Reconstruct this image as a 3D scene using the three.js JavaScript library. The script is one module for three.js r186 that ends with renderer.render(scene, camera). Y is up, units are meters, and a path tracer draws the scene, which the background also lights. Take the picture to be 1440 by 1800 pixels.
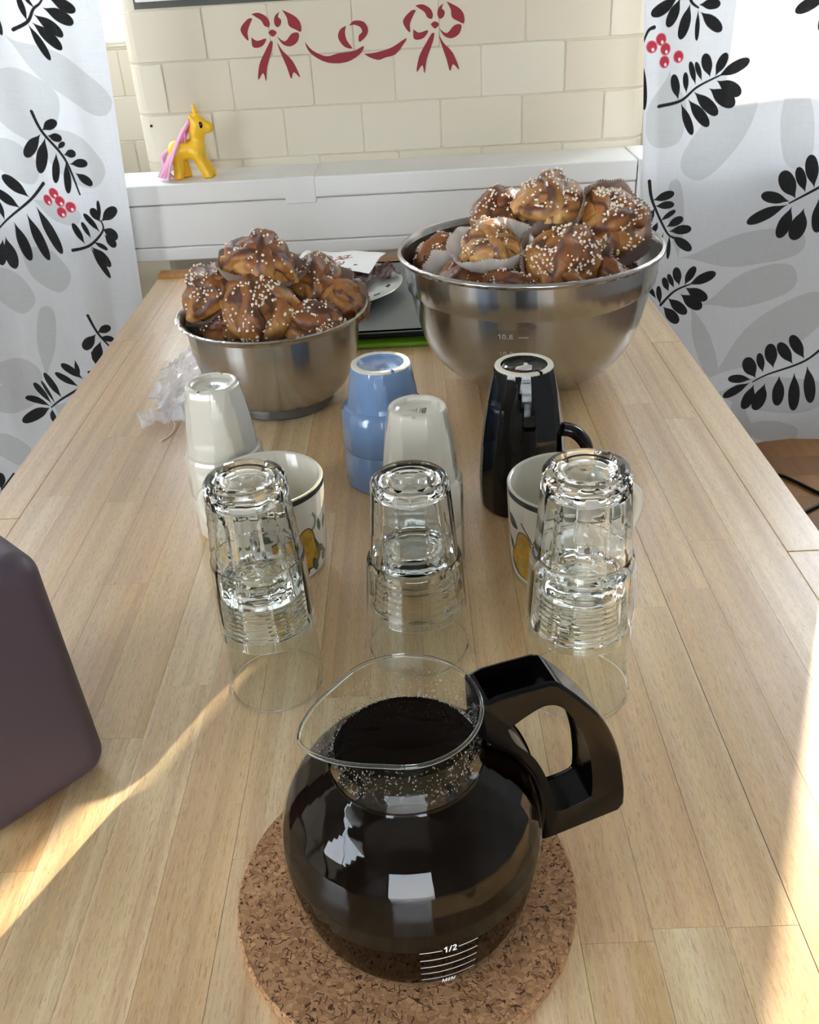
import * as THREE from 'three';
import { RoundedBoxGeometry } from 'three/addons/geometries/RoundedBoxGeometry.js';
import { mergeGeometries, mergeVertices, toCreasedNormals } from 'three/addons/utils/BufferGeometryUtils.js';
import { MarchingCubes } from 'three/addons/objects/MarchingCubes.js';
import { ImprovedNoise } from 'three/addons/math/ImprovedNoise.js';
import { Brush, Evaluator, SUBTRACTION } from 'three-bvh-csg';

// ------------------------------------------------------------------ camera, sky, sun, exposure
const T = 0.74;                                   // height of the table top above the floor
const scene = new THREE.Scene();
const camera = new THREE.PerspectiveCamera(2 * Math.atan(900 / 1600) * 180 / Math.PI, 1440 / 1800, 0.02, 60);
camera.position.set(0, T + 0.46, 0);
camera.rotation.order = 'YXZ';
camera.rotation.set(-31.57 * Math.PI / 180, 1.28 * Math.PI / 180, -3.53 * Math.PI / 180);
scene.add(camera);

const renderer = new THREE.WebGLRenderer({ antialias: true });
renderer.toneMapping = THREE.LinearToneMapping;
renderer.toneMappingExposure = 1.06;
renderer.shadowMap.enabled = true;

function skyTexture() {                            // high thin overcast, brighter towards the horizon
  const w = 256, h = 128, d = new Float32Array(w * h * 4);
  for (let y = 0; y < h; y++) {
    const up = Math.max(0, Math.sin(((y + 0.5) / h - 0.5) * Math.PI));
    const k = Math.pow(1 - up, 2.2), ground = y < h / 2;
    const c = ground ? [0.42, 0.44, 0.45] : [0.74 + 0.22 * k, 0.86 + 0.12 * k, 1.0];
    for (let x = 0; x < w; x++) d.set([c[0], c[1], c[2], 1], (y * w + x) * 4);
  }
  const t = new THREE.DataTexture(d, w, h, THREE.RGBAFormat, THREE.FloatType);
  t.mapping = THREE.EquirectangularReflectionMapping; t.magFilter = THREE.LinearFilter; t.minFilter = THREE.LinearFilter; t.needsUpdate = true;
  return t;
}
scene.background = skyTexture();
scene.backgroundIntensity = 14.5;

const SUN_AZ = 24.4 * Math.PI / 180, SUN_ALT = 19.5 * Math.PI / 180;   // the sun stands low beyond the right-hand window
const sun = new THREE.DirectionalLight(new THREE.Color(1.0, 0.88, 0.7), 16);
sun.position.set(Math.sin(SUN_AZ) * Math.cos(SUN_ALT) * 8, T + Math.sin(SUN_ALT) * 8, -Math.cos(SUN_AZ) * Math.cos(SUN_ALT) * 8);
sun.target.position.set(0, T, -0.4);
sun.castShadow = true; sun.shadow.radius = 1.2;
sun.shadow.mapSize.set(2048, 2048);
Object.assign(sun.shadow.camera, { left: -3, right: 3, top: 3, bottom: -3, near: 0.5, far: 20 });
scene.add(sun, sun.target);

// ------------------------------------------------------------------ helpers
let seed = 7;
const rnd = () => { seed = (seed * 1664525 + 1013904223) >>> 0; return seed / 4294967296; };
const rr = (a, b) => a + (b - a) * rnd();
const noise3 = new ImprovedNoise();
const nz = (x, y, z) => noise3.noise(x, y, z);
const lerp = (a, b, t) => a + (b - a) * t, clamp01 = (t) => Math.min(1, Math.max(0, t));
const smooth = (a, b, x) => { const t = clamp01((x - a) / (b - a)); return t * t * (3 - 2 * t); };
const used = {};
function numbered(n) { used[n] = (used[n] ?? -1) + 1; return used[n] ? n + '_' + String(used[n]).padStart(3, '0') : n; }
function tag(o, label, category, group, kind) {
  if (label) o.userData.label = label;
  if (category) o.userData.category = category;
  if (group) o.userData.group = group;
  if (kind) o.userData.kind = kind;
  return o;
}
function thing(name, label, category, [x, y, z] = [0, 0, 0], turn = 0, group) {
  const o = new THREE.Group(); o.name = numbered(name); o.position.set(x, y, z); o.rotation.y = turn; scene.add(o);
  return tag(o, label, category, group);
}
function part(name, geometry, material, parent, label) {
  const m = new THREE.Mesh(geometry, material);
  m.name = parent ? name : numbered(name);
  (parent ?? scene).add(m);
  if (label) m.userData.label = label;
  return m;
}
function struct(name, geometry, material, parent) { const m = part(name, geometry, material, parent); if (!parent) m.userData.kind = 'structure'; return m; }
function plain(g) { const o = g.index ? g.toNonIndexed() : g.clone(); for (const k of Object.keys(o.attributes)) if (!['position', 'normal', 'uv'].includes(k)) o.deleteAttribute(k); return o; }
const merged = (list) => mergeGeometries(list.map(plain));
const box = (w, h, d, x = 0, y = 0, z = 0, r = 0) => (r ? new RoundedBoxGeometry(w, h, d, 2, r) : new THREE.BoxGeometry(w, h, d)).translate(x, y, z);
const span = (x0, x1, y0, y1, z0, z1, r = 0) => box(x1 - x0, y1 - y0, z1 - z0, (x0 + x1) / 2, (y0 + y1) / 2, (z0 + z1) / 2, r);
// surface of revolution from [radius, height] pairs; push(angle, height, i) is added to the radius
function revolve(profile, segs = 96, push = null, crease = 0.7, from = 0, to = Math.PI * 2) {
  const pos = [], uv = [], idx = [], n = profile.length;
  const len = [0]; for (let i = 1; i < n; i++) len.push(len[i - 1] + Math.hypot(profile[i][0] - profile[i - 1][0], profile[i][1] - profile[i - 1][1]));
  for (let s = 0; s <= segs; s++) {
    const a = from + (to - from) * s / segs;
    profile.forEach(([r, y], i) => {
      const R = push && r > 0 ? r + push(a, y, i) : r;
      pos.push(R * Math.sin(a), y, R * Math.cos(a)); uv.push(s / segs, len[i] / len[n - 1]);
    });
  }
  for (let s = 0; s < segs; s++) for (let i = 0; i < n - 1; i++) {
    const a = s * n + i, b = a + 1, c = a + n, d = c + 1;
    if (profile[i][0] > 0) idx.push(a, c, b);
    if (profile[i + 1][0] > 0) idx.push(b, c, d);
  }
  let vol = 0;                                     // closed bodies face outwards, so that glass refracts the right way
  for (let i = 0; i < n - 1; i++) vol += (profile[i + 1][1] - profile[i][1]) * (profile[i][0] + profile[i + 1][0]) * (profile[i][0] + profile[i + 1][0]);
  const [f, l] = [profile[0], profile[n - 1]];
  if (vol < 0 && ((f[0] === 0 && l[0] === 0) || (f[0] === l[0] && f[1] === l[1]))) for (let i = 0; i < idx.length; i += 3) [idx[i], idx[i + 1]] = [idx[i + 1], idx[i]];
  const g = new THREE.BufferGeometry();
  g.setAttribute('position', new THREE.Float32BufferAttribute(pos, 3)); g.setAttribute('uv', new THREE.Float32BufferAttribute(uv, 2)); g.setIndex(idx);
  return creased(g, crease);
}
function creased(g, angle) {                       // smooth normals over seams, sharp over creases
  const o = g.index ? g.toNonIndexed() : g; o.deleteAttribute('normal');
  return toCreasedNormals(o, angle);
}
function fine(profile, per = 6) {                  // rounds a profile through its points
  const c = new THREE.SplineCurve(profile.map(([r, y]) => new THREE.Vector2(r, y)));
  return c.getPoints(profile.length * per).map((p) => [Math.max(0, p.x), p.y]);
}
function sweep(curve, radius, segs, sides, color) { // tube whose radius follows radius(t)
  const pos = [], idx = [], col = [], fr = curve.computeFrenetFrames(segs, false);
  for (let i = 0; i <= segs; i++) {
    const t = i / segs, p = curve.getPointAt(t), N = fr.normals[i], B = fr.binormals[i];
    for (let j = 0; j <= sides; j++) {
      const a = j / sides * Math.PI * 2, r = radius(t, a), c = Math.cos(a) * r, s = Math.sin(a) * r;
      const x = p.x + N.x * c + B.x * s, y = p.y + N.y * c + B.y * s, z = p.z + N.z * c + B.z * s;
      pos.push(x, y, z); if (color) col.push(...color(t, a, x, y, z));
    }
  }
  const n = sides + 1;
  for (let i = 0; i < segs; i++) for (let j = 0; j < sides; j++) { const a = i * n + j, b = a + 1, c = a + n, d = c + 1; idx.push(a, b, c, b, d, c); }
  for (const [row, dir] of [[0, 1], [segs, -1]]) {
    const p = curve.getPointAt(row / segs), k = pos.length / 3; pos.push(p.x, p.y, p.z); if (color) col.push(...color(row / segs, 0, p.x, p.y, p.z));
    for (let j = 0; j < sides; j++) { const a = row * n + j; if (dir > 0) idx.push(k, a + 1, a); else idx.push(k, a, a + 1); }
  }
  const g = new THREE.BufferGeometry();
  g.setAttribute('position', new THREE.Float32BufferAttribute(pos, 3)); if (color) g.setAttribute('color', new THREE.Float32BufferAttribute(col, 3));
  g.setIndex(idx); g.computeVertexNormals();
  return g;
}
const V = (x, y, z) => new THREE.Vector3(x, y, z);
const pathOf = (pts, closed = false) => new THREE.CatmullRomCurve3(pts.map((p) => V(...p)), closed);
function canvas(w, h, draw) { const c = document.createElement('canvas'); c.width = w; c.height = h; draw(c.getContext('2d'), w, h); return c; }
function colorMap(c, repeat = true) {
  const t = new THREE.CanvasTexture(c); t.colorSpace = THREE.SRGBColorSpace; t.magFilter = THREE.LinearFilter; t.anisotropy = 8;
  if (repeat) t.wrapS = t.wrapT = THREE.RepeatWrapping;
  return t;
}
function dataMap(c) { const t = new THREE.CanvasTexture(c); t.wrapS = t.wrapT = THREE.RepeatWrapping; t.magFilter = THREE.LinearFilter; return t; }
const std = (color, roughness, more = {}) => new THREE.MeshStandardMaterial({ color, roughness, ...more });
const phys = (color, roughness, more = {}) => new THREE.MeshPhysicalMaterial({ color, roughness, ...more });
// boxes get uv in metres on every face
function metreUV(g, k = 1, ox = 0, oy = 0) {
  const p = g.attributes.position, n = g.attributes.normal, u = g.attributes.uv;
  for (let i = 0; i < p.count; i++) {
    const ax = Math.abs(n.getX(i)), ay = Math.abs(n.getY(i)), az = Math.abs(n.getZ(i));
    if (ay >= ax && ay >= az) u.setXY(i, p.getX(i) * k + ox, p.getZ(i) * k + oy);
    else if (az >= ax) u.setXY(i, p.getX(i) * k + ox, p.getY(i) * k + oy);
    else u.setXY(i, p.getY(i) * k + ox, p.getZ(i) * k + oy);
  }
  return g;
}

// ------------------------------------------------------------------ materials
const grains = [0, 1, 2].map((k) => colorMap(canvas(512, 2048, (g, w, h) => {
  g.fillStyle = ['#e8cb98', '#e2c28c', '#ecd2a2'][k]; g.fillRect(0, 0, w, h);
  for (let i = 0; i < 150; i++) {                   // broad soft bands along the stave
    const x = rnd() * w, bw = rr(4, 50);
    g.fillStyle = `rgba(${rnd() < 0.5 ? '172,132,90' : '240,226,200'},${rr(0.03, 0.1)})`;
    g.beginPath(); g.moveTo(x, 0); const s = rr(-25, 25);
    g.bezierCurveTo(x + s, h * 0.3, x - s, h * 0.7, x, h); g.lineTo(x + bw, h); g.bezierCurveTo(x + bw - s, h * 0.7, x + bw + s, h * 0.3, x + bw, 0); g.fill();
  }
  for (let i = 0; i < 17000; i++) {                 // short flecks of beech
    const x = rnd() * w, y = rnd() * h, l = rr(5, 26);
    g.strokeStyle = rnd() < 0.72 ? `rgba(138,96,58,${rr(0.08, 0.3)})` : `rgba(250,238,214,${rr(0.1, 0.3)})`;
    g.lineWidth = rr(0.7, 1.7); g.beginPath(); g.moveTo(x, y); g.lineTo(x + rr(-1, 1), y + l); g.stroke();
  }
})));
const staveMats = [];
[['#fffaf4', 0], ['#f6ebdf', 1], ['#fffcf6', 2], ['#faeee2', 0], ['#fff3e6', 1], ['#f4e6d6', 2], ['#fff8ee', 1]].forEach(([c, k]) => staveMats.push(phys(c, 0.38, { map: grains[k], clearcoat: 1, clearcoatRoughness: 0.32 })));
const darkWood = std('#6b4a30', 0.7), edgeWood = phys('#dcb888', 0.45, { map: grains[1] }), battenWood = phys('#d9b27c', 0.5, { map: grains[1] });
const cream = phys('#d6cfbd', 0.55), mortar = std('#d3cab6', 0.8), whiteTile = phys('#eceae6', 0.25), darkGrout = std('#5d5c58', 0.9);
const creams = ['#d6cdb8', '#d2c8b2', '#d8d0bc', '#d4cab5'].map((c) => phys(c, 0.5, { clearcoat: 0.15, clearcoatRoughness: 0.4 }));
const whitePaint = phys('#f1f1ef', 0.35), whitePlastic = phys('#ecece9', 0.38), plaster = std('#a3a5a6', 0.9), ceilingWhite = std('#b4b6b6', 0.9);
const redPaint = std('#8c1d2b', 0.65);
const steel = phys('#b5b3af', 0.24, { metalness: 1 }), steelSatin = phys('#b9b9b8', 0.22, { metalness: 1, anisotropy: 0.82, anisotropyRotation: Math.PI / 2 }), steelInside = phys('#9c9994', 0.3, { metalness: 1 });
const thinGlass = phys('#f6faf8', 0.0, { transmission: 1, thickness: 0, ior: 1.5 });
const solidGlass = phys('#fbfefd', 0.0, { transmission: 1, thickness: 0.004, ior: 1.5 });
const potGlass = phys('#f6faf8', 0.0, { transmission: 1, thickness: 0, ior: 1.5, specularIntensity: 0.65 });
const paneGlass = phys('#ffffff', 0.0, { transmission: 1, thickness: 0, ior: 1.5 });
const blackPlastic = phys('#070708', 0.22, { specularIntensity: 0.28, clearcoat: 0.1, clearcoatRoughness: 0.1 });
const blackGloss = phys('#040506', 0.04, { specularIntensity: 0.85 });

// ------------------------------------------------------------------ the room
const RX = 2.0, ZB = -1.95, ZF = 2.1, H = 2.4;
{
  const f = new THREE.Group(); f.name = 'floor'; f.userData.kind = 'structure'; scene.add(f);
  part('floor_base', span(-RX - 0.2, RX + 0.2, -0.12, -0.004, ZB - 0.2, ZF + 0.2), darkWood, f);
  const fm = [std('#8a7058', 0.5, { map: grains[0] }), std('#7d6550', 0.5, { map: grains[1] }), std('#947a62', 0.5, { map: grains[2] })];
  const w = 0.2;                                    // boards run along the room
  for (let i = 0; i < 20; i++) {
    const a = rr(0.8, 3.2) + ZB;
    for (const [z0, z1] of [[ZB, a], [a, ZF]]) part('plank', metreUV(span(-RX + i * w + 0.001, -RX + (i + 1) * w - 0.001, -0.02, 0, z0 + 0.001, z1 - 0.001), 2, rnd(), rnd()), fm[Math.floor(rnd() * 3)], f);
  }
}
struct('ceiling', span(-RX - 0.2, RX + 0.2, H, H + 0.15, ZB - 0.2, ZF + 0.2), ceilingWhite);
const LW = [0.3, 1.5, 0.8, 2.1];                // window in the left wall: z0, z1, y0, y1
struct('wall_left', merged([span(-RX - 0.2, -RX, 0, H, ZB - 0.2, LW[0]), span(-RX - 0.2, -RX, 0, LW[2], LW[0], LW[1]), span(-RX - 0.2, -RX, LW[3], H, LW[0], LW[1]), span(-RX - 0.2, -RX, 0, H, LW[1], ZF + 0.2)]), plaster);
struct('wall_right', span(RX, RX + 0.2, 0, H, ZB - 0.2, ZF + 0.2), plaster);
function wallWithOpenings(name, z0, z1, openings, mat) {   // openings [x0, x1, y0, y1], sorted by x
  const list = []; let x = -RX;
  for (const [a, b, c, d] of openings) {
    list.push(span(x, a, 0, H, z0, z1)); if (c > 0.001) list.push(span(a, b, 0, c, z0, z1)); list.push(span(a, b, d, H, z0, z1)); x = b;
  }
  list.push(span(x, RX, 0, H, z0, z1));
  const o = new THREE.Group(); o.name = name; o.userData.kind = 'structure'; scene.add(o);
  part('wall_body', merged(list), mat, o);
  return o;
}
function windowIn(name, [x0, x1, y0, y1], zc, mullions, board) {
  const o = new THREE.Group(); o.name = name; o.userData.kind = 'structure'; scene.add(o);
  const e = 0.05, d = 0.03;
  part('frame', merged([span(x0, x1, y0, y0 + e, zc - d, zc + d, 0.006), span(x0, x1, y1 - e, y1, zc - d, zc + d, 0.006), span(x0, x0 + e, y0 + e, y1 - e, zc - d, zc + d, 0.006), span(x1 - e, x1, y0 + e, y1 - e, zc - d, zc + d, 0.006)]), whitePaint, o);
  const xs = [x0 + e, ...mullions, x1 - e];
  mullions.forEach((m) => part('mullion', span(m - (m > 0.6 && m < 0.7 ? 0.0625 : 0.025), m + (m > 0.6 && m < 0.7 ? 0.0625 : 0.025), y0 + e, y1 - e, zc - d, zc + d, 0.005), whitePaint, o));
  for (let i = 0; i < xs.length - 1; i++) part('pane', span(xs[i], xs[i + 1], y0 + e, y1 - e, zc - 0.002, zc + 0.002), paneGlass, o);
  if (board) part('window_board', span(x0 - 0.0, x1 + 0.0, y0 - 0.02, y0 + 0.004, board[0], board[1], 0.006), whitePaint, o);
}
const WL = [-1.62, -0.5, T + 0.36, 2.12], WR = [0.46, 1.72, T + 0.36, 2.12];
const back = wallWithOpenings('wall_back', ZB - 0.2, ZB, [WL, WR], mortar);
windowIn('window_1', WL, ZB - 0.1, [-1.06], [ZB - 0.08, ZB + 0.002]);
windowIn('window_2', WR, ZB - 0.1, [0.6625, 1.2], [ZB - 0.08, ZB + 0.002]);
const W4 = [-0.3, 0.55, 0.05, 2.1];
wallWithOpenings('wall_front', ZF, ZF + 0.2, [W4], plaster);
windowIn('window_4', W4, ZF + 0.1, [], null);
{
  const o = new THREE.Group(); o.name = 'window_3'; o.userData.kind = 'structure'; scene.add(o);
  const [a, b, c, d] = LW, x0 = -RX - 0.13, x1 = -RX - 0.07;
  part('frame', merged([span(x0, x1, c, c + 0.05, a, b, 0.006), span(x0, x1, d - 0.05, d, a, b, 0.006), span(x0, x1, c + 0.05, d - 0.05, a, a + 0.05, 0.006), span(x0, x1, c + 0.05, d - 0.05, b - 0.05, b, 0.006)]), whitePaint, o);
  part('mullion', span(x0, x1, c + 0.05, d - 0.05, (a + b) / 2 - 0.025, (a + b) / 2 + 0.025, 0.005), whitePaint, o);
  for (const [p, q] of [[a + 0.05, (a + b) / 2 - 0.025], [(a + b) / 2 + 0.025, b - 0.05]]) part('pane', span(-RX - 0.102, -RX - 0.098, c + 0.05, d - 0.05, p, q), paneGlass, o);
}

// bricks: a rounded face that stands a little proud of its wall
function brickShape(w, h, r) {
  const s = new THREE.Shape(), a = w / 2, b = h / 2;
  s.moveTo(-a + r, -b); s.lineTo(a - r, -b); s.quadraticCurveTo(a, -b, a, -b + r); s.lineTo(a, b - r); s.quadraticCurveTo(a, b, a - r, b); s.lineTo(-a + r, b); s.quadraticCurveTo(-a, b, -a, b - r); s.lineTo(-a, -b + r); s.quadraticCurveTo(-a, -b, -a + r, -b);
  return s;
}
const brickCache = {};
function brickGeo(w, h) {
  const key = w.toFixed(3) + h.toFixed(3);
  return brickCache[key] ??= new THREE.ExtrudeGeometry(brickShape(w - 0.0042, h - 0.0042, 0.004), { depth: 0.004, bevelEnabled: true, bevelThickness: 0.002, bevelSize: 0.002, bevelSegments: 2, curveSegments: 3 });
}
function brick(parent, x0, x1, y0, y1, z, mats = creams) {
  const m = part('brick', brickGeo(x1 - x0, y1 - y0), mats[Math.floor(rnd() * mats.length)], parent);
  m.position.set((x0 + x1) / 2 + rr(-0.0005, 0.0005), (y0 + y1) / 2, z - 0.0044 + rr(-0.0006, 0.0006)); m.rotation.set(rr(-0.004, 0.004), rr(-0.004, 0.004), rr(-0.003, 0.003));
}
for (let r = 0; r < 4; r++) {                       // the strip of wall beside the chimney breast
  const y0 = T + 0.085 + r * 0.0815, y1 = Math.min(y0 + 0.0815, WL[2] - 0.022), off = r % 2 ? 0.07 : 0;
  for (let k = 0; k < 3; k++) brick(back, -0.478 - off - (k + 1) * 0.14 + 0.07, -0.478 - off - k * 0.14 + 0.07, y0, y1, ZB);
}
// chimney breast with rounded corners, set a little askew to the table
const breast = new THREE.Group(); breast.name = 'wall_chimney_breast'; breast.userData.kind = 'structure'; breast.position.set(0, 0, -1.74); breast.rotation.y = -0.018; scene.add(breast);
{
  const xl = -0.478, xr = 0.419, R = 0.03, dz = ZB + 1.74 - 0.02;
  const s = new THREE.Shape();
  s.moveTo(xl, -dz); s.lineTo(xl, R); s.absarc(xl + R, R, R, Math.PI, Math.PI * 1.5); s.lineTo(xr - R, 0); s.absarc(xr - R, R, R, Math.PI * 1.5, Math.PI * 2); s.lineTo(xr, -dz);
  part('breast_core', new THREE.ExtrudeGeometry(s, { depth: H, bevelEnabled: false, curveSegments: 10 }).rotateX(-Math.PI / 2), mortar, breast);
  const course = 0.0815, y0 = T + 0.156;
  const cornerBrick = (side, len, h) => {           // wraps round a corner
    const q = new THREE.Shape(), o = 0.0016, Rr = R + o;
    q.moveTo(len, -o); q.lineTo(R, -o); q.absarc(R, R, Rr, Math.PI * 1.5, Math.PI, true); q.lineTo(-o, 0.15); q.lineTo(0.004, 0.15); q.lineTo(0.004, R); q.absarc(R, R, R - 0.004, Math.PI, Math.PI * 1.5, false); q.lineTo(len, 0.004);
    const g = new THREE.ExtrudeGeometry(q, { depth: h - 0.006, bevelEnabled: true, bevelThickness: 0.001, bevelSize: 0.001, bevelSegments: 1, curveSegments: 8 }).translate(0, 0, -(h - 0.006) / 2).rotateX(-Math.PI / 2);
    return creased(side > 0 ? g : flip(g.scale(-1, 1, 1)), 0.6);
  };
  const rows = [
    [-2, [-0.302, -0.161, -0.017, 0.132, 0.276]], [-1, [-0.302, -0.161, -0.017, 0.132, 0.276]],
    [0, [-0.345, -0.218, -0.079, 0.06, 0.203, 0.346]], [1, [-0.419, -0.302, -0.161, -0.017, 0.132, 0.276]], [2, [-0.337, -0.226, -0.084, 0.062, 0.207, 0.35]],
  ];
  for (const [k, joints] of rows) {
    const a = y0 + k * course, b = a + course, first = joints[0], last = joints[joints.length - 1];
    const l = part('brick', cornerBrick(1, first - xl - 0.0025, course), creams[Math.floor(rnd() * 4)], breast); l.position.set(xl, (a + b) / 2, 0);
    const r = part('brick', cornerBrick(-1, xr - last - 0.0025, course), creams[Math.floor(rnd() * 4)], breast); r.position.set(xr, (a + b) / 2, 0);
    for (let i = 0; i < joints.length - 1; i++) brick(breast, joints[i], joints[i + 1], a, b, 0);
  }
  for (const [x, y] of [[-0.448, 0.166], [-0.456, 0.22]]) part('nail', new THREE.SphereGeometry(0.0022, 10, 8).scale(1, 1, 0.6).translate(x, T + y, 0.003), blackPlastic, breast);
  // dark joint and the white tiles above it
  const yt = y0 + 3 * course;
  part('dark_joint', span(xl + 0.03, xr - 0.03, yt + 0.001, yt + 0.3, -0.02, 0.0012), darkGrout, breast);
  for (let row = 0; row < 3; row++) for (let i = -3; i < 3; i++) {
    const x0 = Math.max(xl + 0.031, i * 0.15 - 0.02), x1 = Math.min(xr - 0.031, x0 + 0.15);
    if (x1 - x0 > 0.03) part('tile', span(x0 + 0.003, x1 - 0.003, yt + 0.011 + row * 0.15, yt + 0.155 + row * 0.15, -0.004, 0.006, 0.002), whiteTile, breast);
  }
}
function flip(g) { const p = g.attributes; for (const k of Object.keys(p)) { const a = p[k]; for (let i = 0; i < a.count; i += 3) { for (let c = 0; c < a.itemSize; c++) { const t = a.array[(i + 1) * a.itemSize + c]; a.array[(i + 1) * a.itemSize + c] = a.array[(i + 2) * a.itemSize + c]; a.array[(i + 2) * a.itemSize + c] = t; } } } return g; }
// ribbons and bows stencilled in red on the bricks (millimetres on the wall)
const BOW = [[-251.9, 377.9, -258.5, 378.3, -269.7, 370.0, -274.4, 361.4, -269.2, 350.7, -263.2, 345.9, -263.1, 357.9, -258.3, 368.0], [-252.6, 384.7, -240.7, 386.1, -228.3, 379.6, -223.8, 370.5, -226.1, 363.9, -233.4, 366.6, -237.4, 374.2, -246.5, 380.5], [-205.2, 385.6, -213.2, 380.2, -216.2, 370.1, -212.1, 363.1, -205.6, 366.6, -204.0, 373.9, -208.4, 378.5], [-200.5, 388.3, -186.4, 381.7, -177.2, 375.4, -171.6, 366.3, -172.2, 354.5, -180.9, 357.9, -191.8, 364.4, -193.7, 376.3], [-228.1, 356.0, -220.9, 360.1, -213.8, 355.2, -221.3, 349.1], [-257.5, 350.1, -248.3, 344.3, -232.7, 347.3, -239.1, 337.2, -249.7, 333.8, -257.8, 336.7], [-213.9, 349.3, -201.4, 341.2, -188.3, 352.4, -176.5, 352.4, -179.7, 340.0, -192.3, 333.2, -205.4, 336.9], [-226.6, 342.5, -222.3, 341.7, -226.2, 327.4, -236.9, 303.6, -241.6, 281.5, -244.9, 294.7, -255.0, 284.4, -250.0, 307.4, -239.1, 325.1], [-215.0, 340.4, -206.7, 326.4, -191.7, 310.4, -181.7, 284.5, -192.0, 293.5, -197.7, 282.9, -202.9, 301.8, -211.7, 326.6]];
const SWIRL = [[-95.4, 359.3, -105.9, 354.0, -110.4, 342.3, -101.5, 328.3, -87.7, 324.6, -95.7, 337.0, -98.0, 349.1], [-90.4, 359.0, -81.4, 365.9, -65.0, 363.6, -58.6, 351.4, -63.4, 341.3, -74.7, 333.8, -75.0, 343.4, -68.8, 349.0, -72.2, 356.6, -81.9, 360.1], [-167.3, 338.7, -156.0, 325.2, -133.3, 314.9, -112.6, 318.3, -85.3, 320.5, -67.8, 327.4, -75.6, 314.8, -100.3, 303.9, -130.9, 304.7, -153.6, 316.0, -164.2, 327.1], [-68.1, 315.3, -51.8, 315.7, -34.6, 318.7, -17.4, 323.8, 5.2, 335.5, -0.4, 325.9, -14.8, 311.6, -32.0, 307.9, -44.1, 304.6, -59.0, 309.4]];
{
  const flat = (n) => {
    const pts = []; for (let i = 0; i < n.length; i += 2) pts.push(new THREE.Vector2(n[i] / 1000, n[i + 1] / 1000));
    const s = new THREE.Shape(new THREE.SplineCurve([...pts, pts[0]]).getPoints(pts.length * 3));
    return new THREE.ExtrudeGeometry(s, { depth: 0.0006, bevelEnabled: false });
  };
  for (const [dx, dy] of [[0, 0], [0.2755, -0.0019]]) {
    const g = new THREE.Group(); g.name = 'painted_bow'; g.position.set(dx, T + dy, 0.0018); breast.add(g);
    BOW.forEach((n, i) => part(i === 4 ? 'knot' : i > 6 ? 'ribbon_tail' : 'ribbon_loop', flat(n), redPaint, g));
  }
  const g = new THREE.Group(); g.name = 'painted_ribbon'; g.position.set(0, T, 0.0018); breast.add(g);
  SWIRL.forEach((n) => part('ribbon_curl', flat(n), redPaint, g));
}

// ------------------------------------------------------------------ white trunking along the chimney breast
{
  const t = thing('cable_trunking', 'white plastic trunking boxed along the wall behind the table end', 'trunking', [0, T, -1.62]);
  t.rotation.y = -0.018;
  const piece = (name, x0, x1, y0, y1, z0, z1, r) => part(name, span(x0, x1, y0, y1, z0, z1, r), whitePlastic, t);
  const back = -0.118;
  piece('back_box', -0.95, 0.384, 0.016, 0.136, back, -0.006, 0.002);
  piece('top_rail', -0.95, 0.384, 0.109, 0.143, back, 0.004, 0.003);
  piece('front_cover', -0.95, 0.384, 0.0365, 0.1072, -0.02, 0.001, 0.002);
  piece('lower_rail', -0.95, 0.384, 0.012, 0.035, -0.06, 0.003, 0.003);
  piece('joint_cover', -0.216, -0.163, 0.1005, 0.1446, -0.10, 0.0056, 0.002);
  piece('end_box', 0.386, 0.95, 0.012, 0.1435, back, 0.002, 0.003);
}

// ------------------------------------------------------------------ the table
const TX0 = -0.446, TX1 = 0.35, TZ0 = -1.56, TZ1 = 0.34;
{
  const t = thing('table', 'long beech butcher-block table with a raised batten across its far end', 'table', [0, 0, 0]);
  part('core', span(TX0 + 0.001, TX1 - 0.001, T - 0.03, T - 0.0015, TZ0 + 0.001, TZ1 - 0.001), darkWood, t);
  const n = 20, w = (TX1 - TX0) / n;
  for (let i = 0; i < n; i++) {
    let z = TZ0 - rr(0, 0.3); const gap = i === 15 ? 0.0004 : 0.00012;
    while (z < TZ1) {
      const z1 = Math.min(TZ1, z + rr(0.2, 0.52)), z0 = Math.max(TZ0, z);
      if (z1 - z0 > 0.02) {
        const x0 = TX0 + i * w, edge = i === 0 || i === n - 1;
        const g = span(x0 + 0.0001, x0 + w - gap, T - (edge ? 0.032 : 0.012), T + rr(-0.0001, 0.0001), z0 + 0.0001, z1 - 0.0001, edge ? 0.0012 : 0);
        const p = g.attributes.position, u = g.attributes.uv, nn = g.attributes.normal, ox = rnd(), oz = rnd();
        for (let k = 0; k < p.count; k++) { const side = Math.abs(nn.getX(k)) > 0.8; u.setXY(k, (side ? p.getY(k) : p.getX(k)) / 0.16 + ox, p.getZ(k) / 0.64 + oz); }
        part('stave', g, staveMats[Math.floor(rnd() * staveMats.length)], t);
      }
      z = z1;
    }
  }
  part('end_batten', metreUV(span(TX0, TX1, T - 0.03, T + 0.007, TZ0 - 0.03, TZ0 - 0.0005, 0.003), 3), battenWood, t);
  for (const x of [TX0 + 0.07, TX1 - 0.07]) for (const z of [TZ0 + 0.07, TZ1 - 0.07]) part('leg', span(x - 0.032, x + 0.032, 0, T - 0.03, z - 0.032, z + 0.032, 0.004), edgeWood, t);
  for (const x of [TX0 + 0.05, TX1 - 0.05]) part('apron', span(x - 0.011, x + 0.011, T - 0.12, T - 0.03, TZ0 + 0.1, TZ1 - 0.1, 0.002), edgeWood, t);
}

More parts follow.
